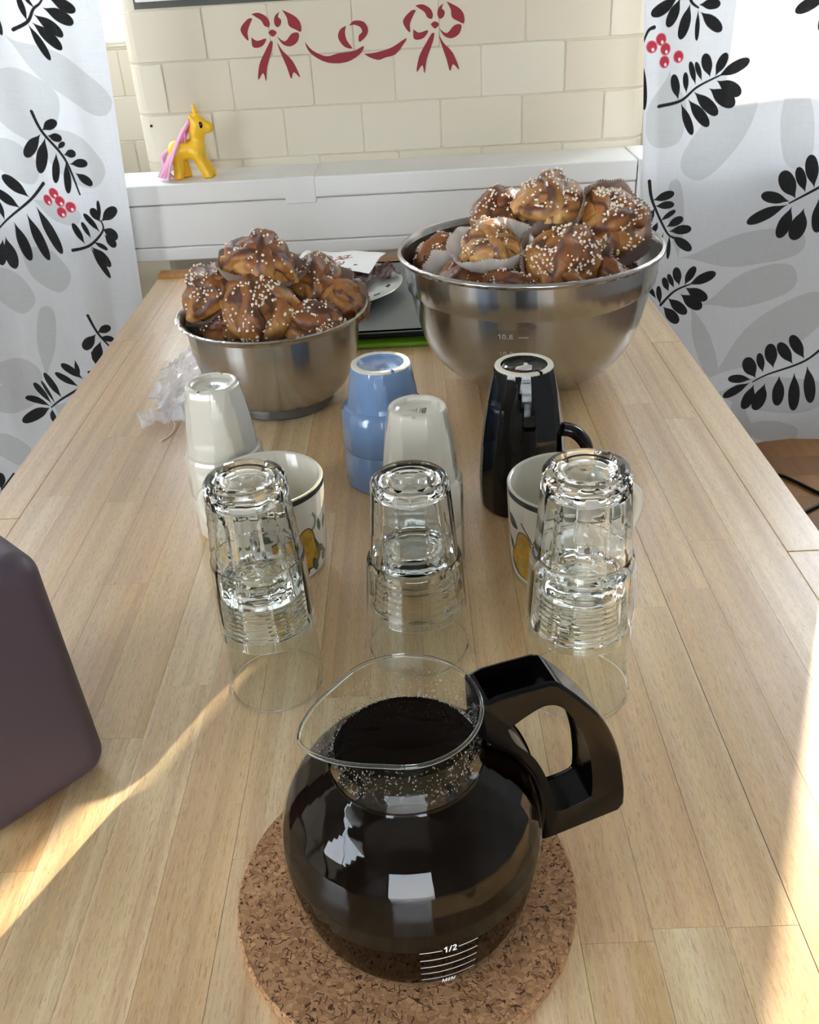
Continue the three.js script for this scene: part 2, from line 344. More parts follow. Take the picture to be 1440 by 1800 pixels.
// ------------------------------------------------------------------ curtains, printed with leaves and berries (millimetres in the cloth)
const PRINT_L = {
  sprigs: [
    [[-590,391,-567,400,-555,416,-544,423,-533,435],[-567,397,-548,346,11,-561,399,-526,360,17,-556,409,-519,378,17,-541,417,-497,395,19,-527,428,-490,411,17,-567,401,-572,434,9,-553,417,-565,436,5,-612,414,-612,384,9]],
    [[-594,276,-586,247,-562,202,-552,144],[-584,248,-561,260,15,-578,239,-559,232,13,-568,218,-557,227,8,-561,208,-544,209,13,-556,193,-529,192,14,-551,178,-529,157,14,-589,242,-629,207,19,-583,236,-608,182,20,-572,212,-584,166,12,-561,198,-568,148,11]],
    [[-606,166,-639,139,-687,109,-724,82],[-641,142,-676,180,19,-661,126,-695,157,17,-633,128,-603,50,21,-653,116,-633,37,19,-677,104,-665,38,19,-701,79,-699,24,27,-708,74,-725,29,18,-693,108,-696,139,10]],
    [[-582,56,-553,61,-528,83,-528,99],[-561,64,-573,100,10,-550,72,-559,100,7,-534,80,-553,113,9,-530,97,-540,120,14,-529,101,-526,132,7,-527,98,-495,121,18,-528,85,-503,71,20,-527,75,-510,56,17,-547,65,-527,50,8,-552,58,-528,21,16,-554,57,-533,1,10]],
    [[-583,-59,-574,-90,-560,-119],[-573,-91,-551,-84,15,-571,-100,-550,-109,11,-577,-94,-608,-123,19,-572,-108,-591,-147,19]],
    [[-622,-196,-673,-220,-704,-242],[-625,-184,-659,-152,15,-638,-199,-674,-168,13,-674,-218,-698,-170,17,-691,-232,-710,-188,9,-700,-234,-728,-194,16,-705,-240,-750,-221,14,-708,-244,-765,-269,22,-703,-246,-708,-274,14]],
    [[-813,-379,-845,-410],[-844,-408,-840,-373,18]],
  ],
  shade: [-608,385,-470,271,48,-683,328,-559,259,91,-600,257,-510,163,60,-701,242,-613,175,50,-637,139,-559,105,29,-683,64,-607,-6,59,-749,32,-690,-49,61,-696,-183,-658,-43,31,-802,-151,-708,-191,57,-828,-235,-725,-203,54,-843,-286,-774,-346,52],
  berries: [-606,139,-592,150,-585,137,-586,119,-570,126],
};
const PRINT_R = {
  sprigs: [
    [[433,389,442,372,453,364],[420,379,382,357,18,424,378,408,340,17,440,370,430,322,17,453,361,455,319,7,457,358,491,331,17,454,368,485,368,15]],
    [[387,341,379,336,371,315],[372,301,383,223,11]],
    [[404,228,439,234,463,253,495,268],[435,236,423,273,14,447,245,442,275,9,460,257,448,290,9,469,262,457,289,8,481,267,469,300,16,489,268,502,300,15,493,267,539,289,18,492,261,532,240,21,482,250,524,224,23,459,246,499,211,18,451,235,487,194,17,440,230,463,182,13]],
    [[400,112,408,78,435,28,449,15],[408,81,443,91,15,413,71,445,72,13,424,46,448,62,9,436,35,462,49,15,441,27,478,30,16,446,19,482,-7,16,442,21,443,-21,7,431,26,422,-21,8,419,44,413,27,9,412,68,402,39,10]],
    [[438,-103,460,-80,486,-68],[437,-102,430,-68,10,428,-90,412,-67,8,450,-79,438,-54,11,459,-73,446,-48,9,468,-69,458,-37,15,477,-69,491,-36,15,484,-69,528,-48,19,479,-74,519,-96,20,472,-86,511,-112,22,450,-92,486,-122,18,443,-107,473,-139,19]],
    [[696,95,640,63],[676,88,661,140,21,663,81,645,121,16,649,71,620,115,26,640,66,591,79,19,638,61,572,34,21,645,57,632,5,23,665,54,657,1,28,686,69,694,13,21]],
    [[740,-204,713,-224,654,-248,626,-264],[712,-219,680,-173,20,692,-228,661,-187,20,659,-236,645,-189,22,642,-245,629,-207,14,630,-256,605,-215,25,623,-259,577,-253,17,621,-266,572,-290,19,629,-270,617,-320,23,649,-268,639,-323,25,672,-252,678,-313,22,698,-246,710,-324,22,720,-234,742,-311,23]],
  ],
  shade: [574,271,462,116,62,417,279,420,164,57,614,279,647,120,47,463,-21,677,-2,53,508,-106,672,-60,59,462,-26,441,113,24,539,-249,733,-107,77,490,-102,548,-245,28,542,-280,769,-299,65,610,-356,726,-379,42],
  berries: [386,314,399,324,407,310,429,298,407,292,419,-43],
};
function curtainPrint(print, x0, x1, y0, y1) {       // window of the cloth in mm
  const w = 1024, h = 2048, sx = w / (x1 - x0), sy = h / (y1 - y0);
  return colorMap(canvas(w, h, (g) => {
    g.fillStyle = '#dfe2e5'; g.fillRect(0, 0, w, h);
    g.setTransform(sx, 0, 0, -sy, -x0 * sx, y1 * sy);
    const leaf = (bx, by, tx, ty, lw, blunt) => {
      const dx = tx - bx, dy = ty - by, L = Math.hypot(dx, dy), a = Math.atan2(dy, dx);
      g.save(); g.translate(bx, by); g.rotate(a);
      g.beginPath(); g.moveTo(-1, 0);
      g.bezierCurveTo(L * 0.2, lw * 0.05, L * 0.26, lw * 0.6, L * 0.62, lw * 0.56);
      g.bezierCurveTo(L * (blunt ? 0.95 : 0.88), lw * 0.52, L * 0.99, lw * (blunt ? 0.35 : 0.24), L, 0);
      g.bezierCurveTo(L, -lw * (blunt ? 0.4 : 0.34), L * (blunt ? 0.92 : 0.86), -lw * 0.6, L * 0.54, -lw * 0.56);
      g.bezierCurveTo(L * 0.26, -lw * 0.5, L * 0.18, -lw * 0.06, -1, 0); g.fill(); g.restore();
    };
    const each = (list, k, f) => { for (let i = 0; i < list.length; i += k) f(...list.slice(i, i + k)); };
    const all = (dx, dy) => {
      g.save(); g.translate(dx, dy);
      g.fillStyle = '#c9cccd'; each(print.shade, 5, (a, b, c, d, e) => leaf(a, b, c, d, e, true));
      g.restore();
    };
    const ink = (dx, dy) => {
      g.save(); g.translate(dx, dy);
      g.fillStyle = g.strokeStyle = '#121315'; g.lineCap = 'round'; g.lineJoin = 'round';
      for (const [stem, leaves] of print.sprigs) {
        each(leaves, 5, (a, b, c, d, e) => leaf(a, b, c, d, e * 0.86, false));
        const p = []; for (let i = 0; i < stem.length; i += 2) p.push(new THREE.Vector2(stem[i], stem[i + 1]));
        const q = new THREE.SplineCurve(p).getPoints(24);
        q.forEach((v, i) => { if (!i) return; g.lineWidth = lerp(5.2, 2.2, i / 24); g.beginPath(); g.moveTo(q[i - 1].x, q[i - 1].y); g.lineTo(v.x, v.y); g.stroke(); });
      }
      each(print.berries, 2, (x, y) => {
        g.fillStyle = '#b93446'; g.beginPath(); g.ellipse(x, y, 7.6, 8.6, 0.3, 0, 7); g.fill();
        g.strokeStyle = '#d98490'; g.lineWidth = 1.2; g.stroke();
        g.fillStyle = '#f5e4e4'; g.beginPath(); g.ellipse(x + 2, y - 4, 2.2, 2.8, 0.3, 0, 7); g.fill();
      });
      g.restore();
    };
    const aside = x0 < 0 ? -400 : 300;                 // the design repeats up, down and towards the outer edge
    for (const [dx, dy] of [[0, 0], [30, 640], [-20, -560], [aside, 110], [aside, 740]]) { all(dx, dy); }
    for (const [dx, dy] of [[0, 0], [30, 640], [-20, -560], [aside, 110], [aside, 740]]) { ink(dx, dy); }
    g.setTransform(1, 0, 0, 1, 0, 0);
    for (let i = 0; i < 26000; i++) { g.fillStyle = rnd() < 0.5 ? 'rgba(120,125,130,0.05)' : 'rgba(255,255,255,0.06)'; if (rnd() < 0.5) g.fillRect(rnd() * w, rnd() * h, 1, rr(6, 40)); else g.fillRect(rnd() * w, rnd() * h, rr(6, 40), 1); }
  }), false);
}
function curtain(name, label, print, x0, x1, y0, y1, z, edge, fold) {
  const nx = 150, ny = 60, pos = [], uv = [], idx = [];
  for (let j = 0; j <= ny; j++) for (let i = 0; i <= nx; i++) {
    const v = j / ny, y = lerp(y0, y1, v), [a, b] = edge(y), x = lerp(a, b, i / nx);
    pos.push(x, T + y, z + fold(x, y, i / nx)); uv.push((x - x0) / (x1 - x0), (y - y0) / (y1 - y0));
  }
  for (let j = 0; j < ny; j++) for (let i = 0; i < nx; i++) { const a = j * (nx + 1) + i, b = a + 1, c = a + nx + 1, d = c + 1; idx.push(a, b, d, a, d, c); }
  const g = new THREE.BufferGeometry(); g.setAttribute('position', new THREE.Float32BufferAttribute(pos, 3)); g.setAttribute('uv', new THREE.Float32BufferAttribute(uv, 2)); g.setIndex(idx); g.computeVertexNormals();
  const m = phys('#ffffff', 1, { map: curtainPrint(print, x0 * 1000, x1 * 1000, y0 * 1000, y1 * 1000), transmission: 0.29, thickness: 0, side: THREE.DoubleSide });
  const t = thing(name, label, 'curtain', [0, 0, 0], 0, 'printed window curtains');
  part('cloth', g, m, t);
  const rod = part('curtain_rod', new THREE.CylinderGeometry(0.011, 0.011, x1 - x0 + 0.1, 16).rotateZ(Math.PI / 2).translate((x0 + x1) / 2, T + y1 + 0.004, z), steelSatin, t);
  return t;
}
curtain('curtain', 'white curtain with black leaf sprigs at the left window, behind the yellow toy', PRINT_L, -1.12, -0.44, -0.7, 0.92, -1.58,
  (y) => [-1.1 + 0.02 * Math.sin(y * 3), -0.481 + 0.066 * (Math.min(y, 0.5))],
  (x, y, u) => 0.006 * Math.sin(x * 62 + y * 1.4) * smooth(0, 0.1, 1 - u) + 0.010 * Math.sin(x * 21 + 1 - y * 0.8) + 0.008 * nz(x * 9, y * 3, 1) + 0.012 * smooth(0.9, 1, u));
curtain('curtain', 'white curtain with black leaf sprigs and a sunlit top, right of the larger bowl', PRINT_R, 0.34, 0.9, -0.7, 0.92, -1.58,
  (y) => [0.397 - 0.072 * Math.min(y, 0.42) + 0.07 * smooth(0.40, 0.5, y), 0.8],
  (x, y, u) => 0.004 * Math.sin(x * 38 + y) + 0.004 * nz(x * 8, y * 3, 5) - 0.01 * smooth(0.06, 0, u));

// ------------------------------------------------------------------ round wooden stool with a bent black cord
{
  const t = thing('stool', 'round brown wooden stool beside the right edge of the table', 'stool', [0.628, 0, -1.2]);
  const R = 0.19, y = T - 0.285, sm = ['#a5824f', '#987647', '#ad8a57'].map((c, i) => phys(c, 0.5, { map: grains[i] }));
  for (let i = 0; i < 6; i++) {                     // seat glued up from boards, cut round
    const z0 = -R + i * R / 3, z1 = z0 + R / 3 - 0.0004, s = new THREE.Shape(), k = 10, half = (z) => Math.sqrt(Math.max(0, R * R - z * z));
    for (let j = 0; j <= k; j++) { const z = lerp(z0, z1, j / k); j ? s.lineTo(half(z), z) : s.moveTo(half(z), z); }
    for (let j = k; j >= 0; j--) { const z = lerp(z0, z1, j / k); s.lineTo(-half(z), z); }
    part('seat_board', metreUV(new THREE.ExtrudeGeometry(s, { depth: 0.028, bevelEnabled: false }).rotateX(Math.PI / 2).translate(0, y, 0), 4, rnd(), rnd()), sm[i % 3], t);
  }
  for (let i = 0; i < 4; i++) {
    const a = i * Math.PI / 2 + 0.6, c = pathOf([[Math.cos(a) * 0.11, y - 0.028, Math.sin(a) * 0.11], [Math.cos(a) * 0.17, 0.0, Math.sin(a) * 0.17]]);
    part('leg', sweep(c, (q) => lerp(0.018, 0.012, q), 8, 12), sm[0], t);
  }
  const cord = part('cord', sweep(pathOf([[0.45, T - 0.2815, -1.305], [0.515, T - 0.2815, -1.282], [0.561, T - 0.2815, -1.266], [0.606, T - 0.2815, -1.2], [0.62, T - 0.2815, -1.186], [0.604, T - 0.2815, -1.176], [0.56, T - 0.2815, -1.148], [0.50, T - 0.2815, -1.11]]), () => 0.0028, 90, 8), blackPlastic);
  tag(cord, 'thin black cord bent across the seat of the stool', 'cord');
}

// ------------------------------------------------------------------ cork trivet
{
  const cork = canvas(1024, 1024, (g, w) => {
    g.fillStyle = '#c09a74'; g.fillRect(0, 0, w, w);
    for (let i = 0; i < 9000; i++) {
      const x = rnd() * w, y = rnd() * w, r = rr(5, 17), k = Math.floor(rr(5, 8)), a = rnd() * 7;
      const tone = rnd(); let v = 0; g.fillStyle = tone < 0.1 ? `rgb(${rr(60, 100) | 0},${rr(40, 66) | 0},${rr(24, 44) | 0})` : `rgb(${(v = rr(0, 1), 156 + v * 56 | 0)},${118 + v * 54 | 0},${82 + v * 48 | 0})`;
      g.beginPath();
      for (let j = 0; j < k; j++) { const q = a + j / k * 6.283, R = r * rr(0.55, 1) * (tone < 0.13 ? 0.55 : 1); j ? g.lineTo(x + Math.cos(q) * R, y + Math.sin(q) * R * 0.8) : g.moveTo(x + Math.cos(q) * R, y + Math.sin(q) * R * 0.8); }
      g.fill(); g.strokeStyle = 'rgba(74,44,24,0.28)'; g.lineWidth = 1; g.stroke();
    }
    for (let i = 0; i < 2600; i++) {                 // dark crevices between the granules
      let x = rnd() * w, y = rnd() * w, a = rnd() * 6.28; g.strokeStyle = `rgba(${46 + rnd() * 30 | 0},26,14,${rr(0.4, 0.9)})`; g.lineWidth = rr(1, 3.2); g.beginPath(); g.moveTo(x, y);
      for (let j = 0; j < 3; j++) { a += rr(-1.1, 1.1); x += Math.cos(a) * rr(3, 9); y += Math.sin(a) * rr(3, 9); g.lineTo(x, y); } g.stroke();
    }
  });
  const m = phys('#f2e6da', 0.9, { map: colorMap(cork), bumpMap: dataMap(cork), bumpScale: 0.0008 });
  const R = 0.0957, t = thing('trivet', 'round cork trivet under the coffee pot', 'trivet', [-0.0224, T + 0.0001, -0.3304]);
  const g = revolve([[0, 0], [R - 0.001, 0], [R, 0.001], [R, 0.0068], [R - 0.0012, 0.008], [0, 0.008]], 128, null, 0.5);
  g.computeBoundingBox(); metreUV(g, 5);
  part('cork_disc', g, m, t);
}

// ------------------------------------------------------------------ coffee pot
{
  const t = thing('coffee_pot', 'round glass coffee pot full of black coffee with a black handle', 'coffee pot', [-0.0165, T + 0.0083, -0.326]);
  const body = fine([[0.042, 0.0045], [0.0495, 0.0012], [0.0545, 0.0008], [0.0585, 0.0045], [0.0635, 0.0165], [0.0668, 0.032], [0.0687, 0.0465], [0.0692, 0.054], [0.0684, 0.064], [0.0648, 0.078], [0.0575, 0.0915], [0.0485, 0.1015], [0.0418, 0.1075], [0.0382, 0.1125], [0.0364, 0.119], [0.036, 0.127], [0.0364, 0.134], [0.0374, 0.1392], [0.0384, 0.1404]], 5);
  const spoutA = Math.atan2(-0.0455, 0.0195);        // angle measured from +z towards +x
  const spout = (a, y) => { let d = a - spoutA; d = Math.atan2(Math.sin(d), Math.cos(d)); const k = smooth(0.112, 0.1404, y); return 0.0138 * k * k * Math.exp(-Math.pow(Math.abs(d) / 0.5, 1.7)) - 0.0012 * k * Math.exp(-Math.pow((Math.abs(d) - 0.95) / 0.3, 2)); };
  part('glass_body', revolve([[0, 0.006], [0.03, 0.0058], ...body], 160, spout, 1.2), potGlass, t);
  const rimPts = []; for (let i = 0; i < 96; i++) { const a = i / 96 * Math.PI * 2, r = 0.0384 + spout(a, 0.1404); rimPts.push([r * Math.sin(a), 0.1404, r * Math.cos(a)]); }
  part('rim', sweep(pathOf(rimPts, true), () => 0.00105, 220, 8), solidGlass, t);
  const liquid = body.filter(([r, y]) => y < 0.1085).map(([r, y]) => [r - 0.0013, y + 0.0009]);
  const last = liquid[liquid.length - 1];
  part('coffee', revolve([[0, 0.0072], [0.03, 0.007], ...liquid, [0, last[1]]], 128, null, 0.6), phys('#0d0502', 0.5, { specularIntensity: 0 }), t, 'black coffee');
  part('coffee_surface', revolve([[last[0], last[1]], [last[0] - 0.0004, 0.1108], [last[0] - 0.002, 0.1102], [0, 0.1102]], 128, null, 0.6), phys('#0a0402', 0.05, { ior: 1.33, specularIntensity: 0.45 }), t);
  // condensation beads inside the neck
  const bead = new THREE.SphereGeometry(1, 6, 5), beads = [];
  for (let i = 0; i < 1500; i++) {
    const a = rnd() * 6.283, y = 0.1125 + 0.022 * Math.pow(rnd(), 1.6), prof = body.find((p) => p[1] > y) ?? [0.036, y], r = prof[0] - 0.0006 + spout(a, y), s = rr(0.00014, 0.00048);
    const m = new THREE.Matrix4().makeRotationY(a).multiply(new THREE.Matrix4().makeTranslation(0, y, r)).multiply(new THREE.Matrix4().makeScale(s, s * 1.15, s * 0.5));
    beads.push(bead.clone().applyMatrix4(m));
  }
  tag(part('condensation', merged(beads), phys('#ffffff', 0.02, { transmission: 1, thickness: 0.001, ior: 1.33 }), t), null, null, null, 'stuff');
  // volume marks printed on the glass
  const print = canvas(1024, 768, (g, w, h) => {
    g.clearRect(0, 0, w, h); g.strokeStyle = g.fillStyle = '#ffffff'; g.lineWidth = 9; g.textAlign = 'center';
    const line = (y, a, b) => { g.beginPath(); g.moveTo(a, y); g.lineTo(b, y); g.stroke(); };
    const word = (t, y, px, tall) => { g.save(); g.translate(520, y); g.scale(1, tall); g.font = `bold ${px}px sans-serif`; g.fillText(t, 0, 0); g.restore(); };
    line(90, 20, 385); line(90, 655, 1004); word('1/2', 132, 150, 0.8);
    for (const y of [210, 325, 440, 560]) line(y, 20, 1004);
    word('MIN', 735, 130, 1.15);
  });
  const a0 = 0.03, a1 = 0.47, marks = body.filter(([r, y]) => y > 0.0075 && y < 0.0545).map(([r, y]) => [r + 0.0003, y]);
  const mg = revolve(marks, 40, null, 1.2, a0, a1);
  const pm = phys('#ffffff', 0.5, { map: colorMap(print, false), transparent: true });
  part('volume_marks', mg, pm, t);
  // handle: a flat loop with rounded edges, standing out to the right
  const h = new THREE.Group(); h.name = 'handle'; h.rotation.y = 17 * Math.PI / 180; t.add(h);
  const s = new THREE.Shape(), P = (a) => a.map(([x, y]) => new THREE.Vector2(x, y - 0.0083));
  s.setFromPoints([...P([[0.0378, 0.1465], [0.045, 0.149], [0.072, 0.1495]]), ...new THREE.SplineCurve(P([[0.076, 0.148], [0.088, 0.1345], [0.103, 0.1135], [0.113, 0.0885], [0.1185, 0.06], [0.1195, 0.046]])).getPoints(24), ...P([[0.117, 0.0425], [0.076, 0.037], [0.0735, 0.037]]), ...new THREE.SplineCurve(P([[0.0735, 0.045], [0.0722, 0.062], [0.0682, 0.083], [0.0605, 0.1005], [0.0505, 0.1135], [0.0425, 0.1205], [0.0385, 0.127]])).getPoints(24)]);
  const hole = new THREE.Path(new THREE.SplineCurve(P([[0.05, 0.1275], [0.06, 0.1335], [0.071, 0.137], [0.081, 0.131], [0.0915, 0.111], [0.0975, 0.0905], [0.1, 0.066], [0.0975, 0.0575], [0.0815, 0.0555], [0.0775, 0.059], [0.0762, 0.0685], [0.072, 0.0855], [0.0645, 0.103], [0.0545, 0.1165], [0.05, 0.1275]])).getPoints(90));
  s.holes.push(hole);
  const loop = new THREE.ExtrudeGeometry(s, { depth: 0.02, bevelEnabled: true, bevelThickness: 0.0024, bevelSize: 0.0018, bevelSegments: 4, curveSegments: 8 }).translate(0, 0, -0.01);
  const ev = new Evaluator(); ev.attributes = ['position', 'normal']; ev.useGroups = false;
  const A = new Brush(plain(loop)); const cut = new THREE.Shape(); cut.setFromPoints(P([[0.0405, 0.16], [0.0405, 0.1415], [0.046, 0.138], [0.069, 0.1395], [0.0745, 0.1435], [0.079, 0.16]]));
  const B = new Brush(plain(new THREE.ExtrudeGeometry(cut, { depth: 0.0205, bevelEnabled: false }).translate(0, 0, -0.01025)));
  A.updateMatrixWorld(); B.updateMatrixWorld();
  const res = ev.evaluate(A, B, SUBTRACTION);
  part('grip', creased(plain(res.geometry), 0.6), blackPlastic, h);
  part('neck_clamp', revolve([[0.0372, 0.116], [0.039, 0.1165], [0.0393, 0.1375], [0.0378, 0.138]], 24, null, 0.6, Math.PI / 2 - 0.3, Math.PI / 2 + 0.3), blackPlastic, h);
  part('body_strap', merged([-1, 1].map((q) => sweep(pathOf([[0.0405, 0.1115, q * 0.009], [0.0525, 0.1015, q * 0.0095], [0.0632, 0.085, q * 0.01], [0.0695, 0.066, q * 0.0105], [0.0712, 0.05, q * 0.0105], [0.0705, 0.034, q * 0.01]]), () => 0.0021, 40, 8))), blackPlastic, h);
  part('screw', new THREE.CylinderGeometry(0.0024, 0.0024, 0.0014, 16).translate(0.0475, 0.1315, 0.0035), blackGloss, h);
}

// ------------------------------------------------------------------ drinking glasses, two nested upside down in each stack
function ringed(profileOf, y0, y1, n, amp) {          // fine mould rings on a straight wall
  const out = []; for (let i = 0; i <= n; i++) { const y = lerp(y0, y1, i / n); out.push([profileOf(y) + amp * Math.sin(i * Math.PI / 2), y]); } return out;
}
function tumbler(name, label, group, at, d, upper) {
  const { H, step, r0, rs, rc, rb, wave, foot_ = 0.011 } = d;
  const t = thing(name, label, 'glass', at, 0, group);
  const outer = (y) => lerp(r0, rs, clamp01((H - 0.004 - y) / (H - 0.004 - step)));
  const foot = [[0, H - 0.0022], [r0 * 0.52, H - 0.0022], [r0 * 0.58, H - 0.0008], [r0 * 0.66, H - 0.0006], [r0 * 0.72, H - 0.002], [r0 * 0.82, H], [r0 * 0.93, H - 0.0004], [r0, H - 0.003], [r0 * 1.005, H - 0.0065]];
  const n = 14, wallOut = [], wallIn = [];
  for (let i = 1; i <= n; i++) { const y = lerp(H - 0.0065, step, i / n); wallOut.push([outer(y), y]); }
  for (let i = 0; i <= n; i++) { const y = lerp(step, H - foot_ - 0.004, i / n); wallIn.push([outer(y) - lerp(0.0017, 0.0028, i / n), y]); }
  if (upper) {
    const p = [...foot, ...wallOut, [outer(step) - 0.0008, step - 0.0006], ...wallIn, [r0 * 0.72, H - foot_ - 0.0012], [r0 * 0.4, H - foot_], [0, H - foot_]];
    const inFrom = foot.length + n + 1;
    part('foot_and_wall', revolve(p, 120, wave ? (a, y, i) => wave(a, y, i >= inFrom) * smooth(step, step + 0.006, y) * smooth(H - 0.006, H - 0.016, y) : null, 0.6), solidGlass, t);
  } else {
    const puck = [...foot, [outer(H - foot_ - 0.003), H - foot_ - 0.003], [r0 * 0.9, H - foot_ - 0.005], [r0 * 0.5, H - foot_ - 0.0038], [0, H - foot_ - 0.0036]];
    part('foot', revolve(puck, 96, null, 0.6), solidGlass, t);
    const sleeve = []; for (let i = 0; i <= 12; i++) sleeve.push([outer(lerp(H - foot_ - 0.0035, step, i / 12)), lerp(H - foot_ - 0.0035, step, i / 12)]);
    for (let i = 0; i <= 60; i++) { const y = lerp(step, H - foot_ - 0.0035, i / 60); sleeve.push([outer(y) - 0.0016 + 0.0006 * Math.sin(i * Math.PI / 4), y]); }
    sleeve.push(sleeve[0]);
    part('wall', revolve(sleeve, 96, null, 1.0), solidGlass, t);
  }
  const th = 0.0014, cw = [[outer(step) + 0.0002, step], [lerp(outer(step), rc, 0.6), step - 0.0012], [rc, step - 0.0045]], k = 12;
  for (let i = 0; i <= k; i++) { const y = lerp(step - 0.007, 0.0006, i / k); cw.push([lerp(rb, rc, y / step), y]); }
  cw.push([rb - 0.0004, 0], [rb - th + 0.0004, 0]);
  for (let i = 0; i <= k; i++) { const y = lerp(0.0006, step - 0.007, i / k); cw.push([lerp(rb, rc, y / step) - th + (upper ? 0 : 0.00008 * Math.sin(i * 2.1)), y]); }
  cw.push([rc - th, step - 0.0052], [outer(step) - 0.0008, step - 0.0022], [outer(step) - 0.0012, step], cw[0]);
  if (!upper) {
    part('collar', revolve([...cw.slice(0, 3), ...ringed((y) => lerp(rb, rc, y / step), step - 0.006, 0.004, 26, 0.00022), [rb, 0.0004]], 96, null, 1.2), thinGlass, t);
    const ring = []; for (let i = 0; i < 64; i++) { const a = i / 64 * Math.PI * 2; ring.push([(rb - 0.0005) * Math.sin(a), 0.0009, (rb - 0.0005) * Math.cos(a)]); }
    part('lip', sweep(pathOf(ring, true), () => 0.0008, 128, 8), solidGlass, t);
  } else part('collar', revolve(cw, 120, wave === flutes ? (a, y, i) => (i >= k + 5 ? 0.5 * flutes(a, y, true) * smooth(0.002, 0.012, y) * smooth(step - 0.004, step - 0.012, y) : 0) : null, 0.6), solidGlass, t);
  return t;
}
const flutes = (a, y, inside) => (inside ? -0.0007 * Math.abs(Math.sin(a * 9)) : 0.00012 * Math.sin(a * 18));
const netting = (a, y, inside) => (inside ? 0.0007 * Math.sin(a * 9 + y * 420) * Math.sin(a * 9 - y * 420) : -0.0007 * Math.abs(Math.sin(y * 480 + 0.9 * Math.sin(a * 5) + 0.5 * Math.sin(a * 2))));
const ripples = (a, y, inside) => (inside ? 0.0008 * Math.sin(a * 3 + 1.5 + 2 * Math.sin(y * 160)) * Math.sin(y * 210 + a) : 0.0001 * Math.sin(y * 500));
for (const [side, x, z, d] of [
  ['left', -0.1175, -0.5165, { H: 0.122, step: 0.0615, r0: 0.0272, rs: 0.0317, rc: 0.0325, rb: 0.0343, off: 0.054, low: 0.101, wave: netting, look: 'netted wall', next: 'below the left fruit mug' }],
  ['middle', -0.011, -0.5506, { H: 0.108, step: 0.0445, r0: 0.0278, rs: 0.0325, rc: 0.0352, rb: 0.0382, off: 0.042, low: 0.094, foot_: 0.006, wave: flutes, look: 'fluted wall', next: 'beside the white cups' }],
  ['right', 0.1016, -0.4976, { H: 0.122, step: 0.0605, r0: 0.0282, rs: 0.032, rc: 0.0345, rb: 0.0378, off: 0.0585, low: 0.105, wave: ripples, look: 'smooth rippled wall', next: 'behind the pot handle' }],
]) {
  tumbler('drinking_glass', `clear glass with ${d.look}, bottom of the ${side} stack of glasses`, 'upturned glasses', [x, T + 0.0003, z], { ...d, H: d.low }, false);
  tumbler('drinking_glass', `clear glass with ${d.look}, on top of the ${side} stack of glasses`, 'upturned glasses', [x, T + d.off, z], d, true);
}

// ------------------------------------------------------------------ stoneware cups, two nested upside down in each stack
function stamp(draw, size, m) {
  const c = canvas(256, 256, (g) => { g.clearRect(0, 0, 256, 256); draw(g); });
  return new THREE.MeshStandardMaterial({ map: colorMap(c, false), transparent: true, roughness: 0.4 });
}
function cup(label, group, at, d, mat, ringMat, turn, notches, print, handle) {
  const { H, step, r0, rs, rc, rb, th = 0.0028, bulge = 0 } = d, t = thing('cup', label, 'cup', at, turn, group);
  const out = [[r0 - 0.0006, H - 0.001]];
  for (let i = 0; i <= 10; i++) { const q = i / 10; out.push([lerp(r0, rs, q) + bulge * Math.sin(q * Math.PI), lerp(H - 0.0022, step, q)]); }
  out.push([lerp(rs, rc, 0.55), step - 0.0012], [rc, step - 0.0045], [lerp(rc, rb, 0.5), step * 0.45], [rb, 0.002], [rb - 0.0006, 0.0004]);
  const inn = [[rb - th * 0.5, 0], [rb - th, 0.0015], [lerp(rc, rb, 0.5) - th, step * 0.45], [rc - th, step - 0.006], [rs - th, step - 0.002]];
  for (let i = 9; i >= 2; i--) { const q = i / 10; inn.push([lerp(r0, rs, q) - th + bulge * Math.sin(q * Math.PI), lerp(H - 0.0022, step, q)]); }
  inn.push([r0 * 0.7, H - 0.0085], [0, H - 0.0085]);
  part('cup_body', revolve([[0, H - 0.0045], [r0 * 0.66, H - 0.0044], [r0 * 0.76, H - 0.0034], [r0 * 0.79, H - 0.001], ...out, ...inn], 96, null, 0.9), mat, t);
  const gap = 0.13, seg = Math.PI * 2 / notches;       // foot ring, broken by drainage notches
  const ring = [[r0 * 0.785, H - 0.0024], [r0 * 0.8, H - 0.0003], [r0 * 0.86, H + 0.0002], [r0 * 0.94, H], [r0 - 0.0004, H - 0.0008], [r0 + 0.0001, H - 0.0026]];
  for (let k = 0; k < notches; k++) part('foot_ring', revolve(ring, 48, null, 0.8, k * seg + gap / 2, (k + 1) * seg - gap / 2), ringMat, t);
  if (print) { const q = new THREE.PlaneGeometry(r0 * 1.25, r0 * 1.25).rotateX(-Math.PI / 2).translate(0, H - 0.0042, 0); part('stamp', q, print, t); }
  if (handle) part('handle', handle, mat, t);
  return t;
}
const whiteGlaze = phys('#cfcabb', 0.16, { clearcoat: 0.6, clearcoatRoughness: 0.04 }), blueGlaze = phys('#7493bd', 0.15, { clearcoat: 0.6, clearcoatRoughness: 0.04 }), bisque = std('#d9d2c0', 0.7);
const whiteStamp = stamp((g) => {
  g.fillStyle = '#2b2b29'; g.save(); g.translate(150, 128); g.rotate(-Math.PI / 2); g.font = 'bold 40px sans-serif'; g.textAlign = 'center'; g.fillText('IKEA', 0, 44);
  for (const [y, w] of [[12, 66], [0, 84], [-26, 78], [-38, 30], [-50, 40], [-64, 20], [-78, 12]]) g.fillRect(-w / 2, y, w, 4);
  g.restore();
});
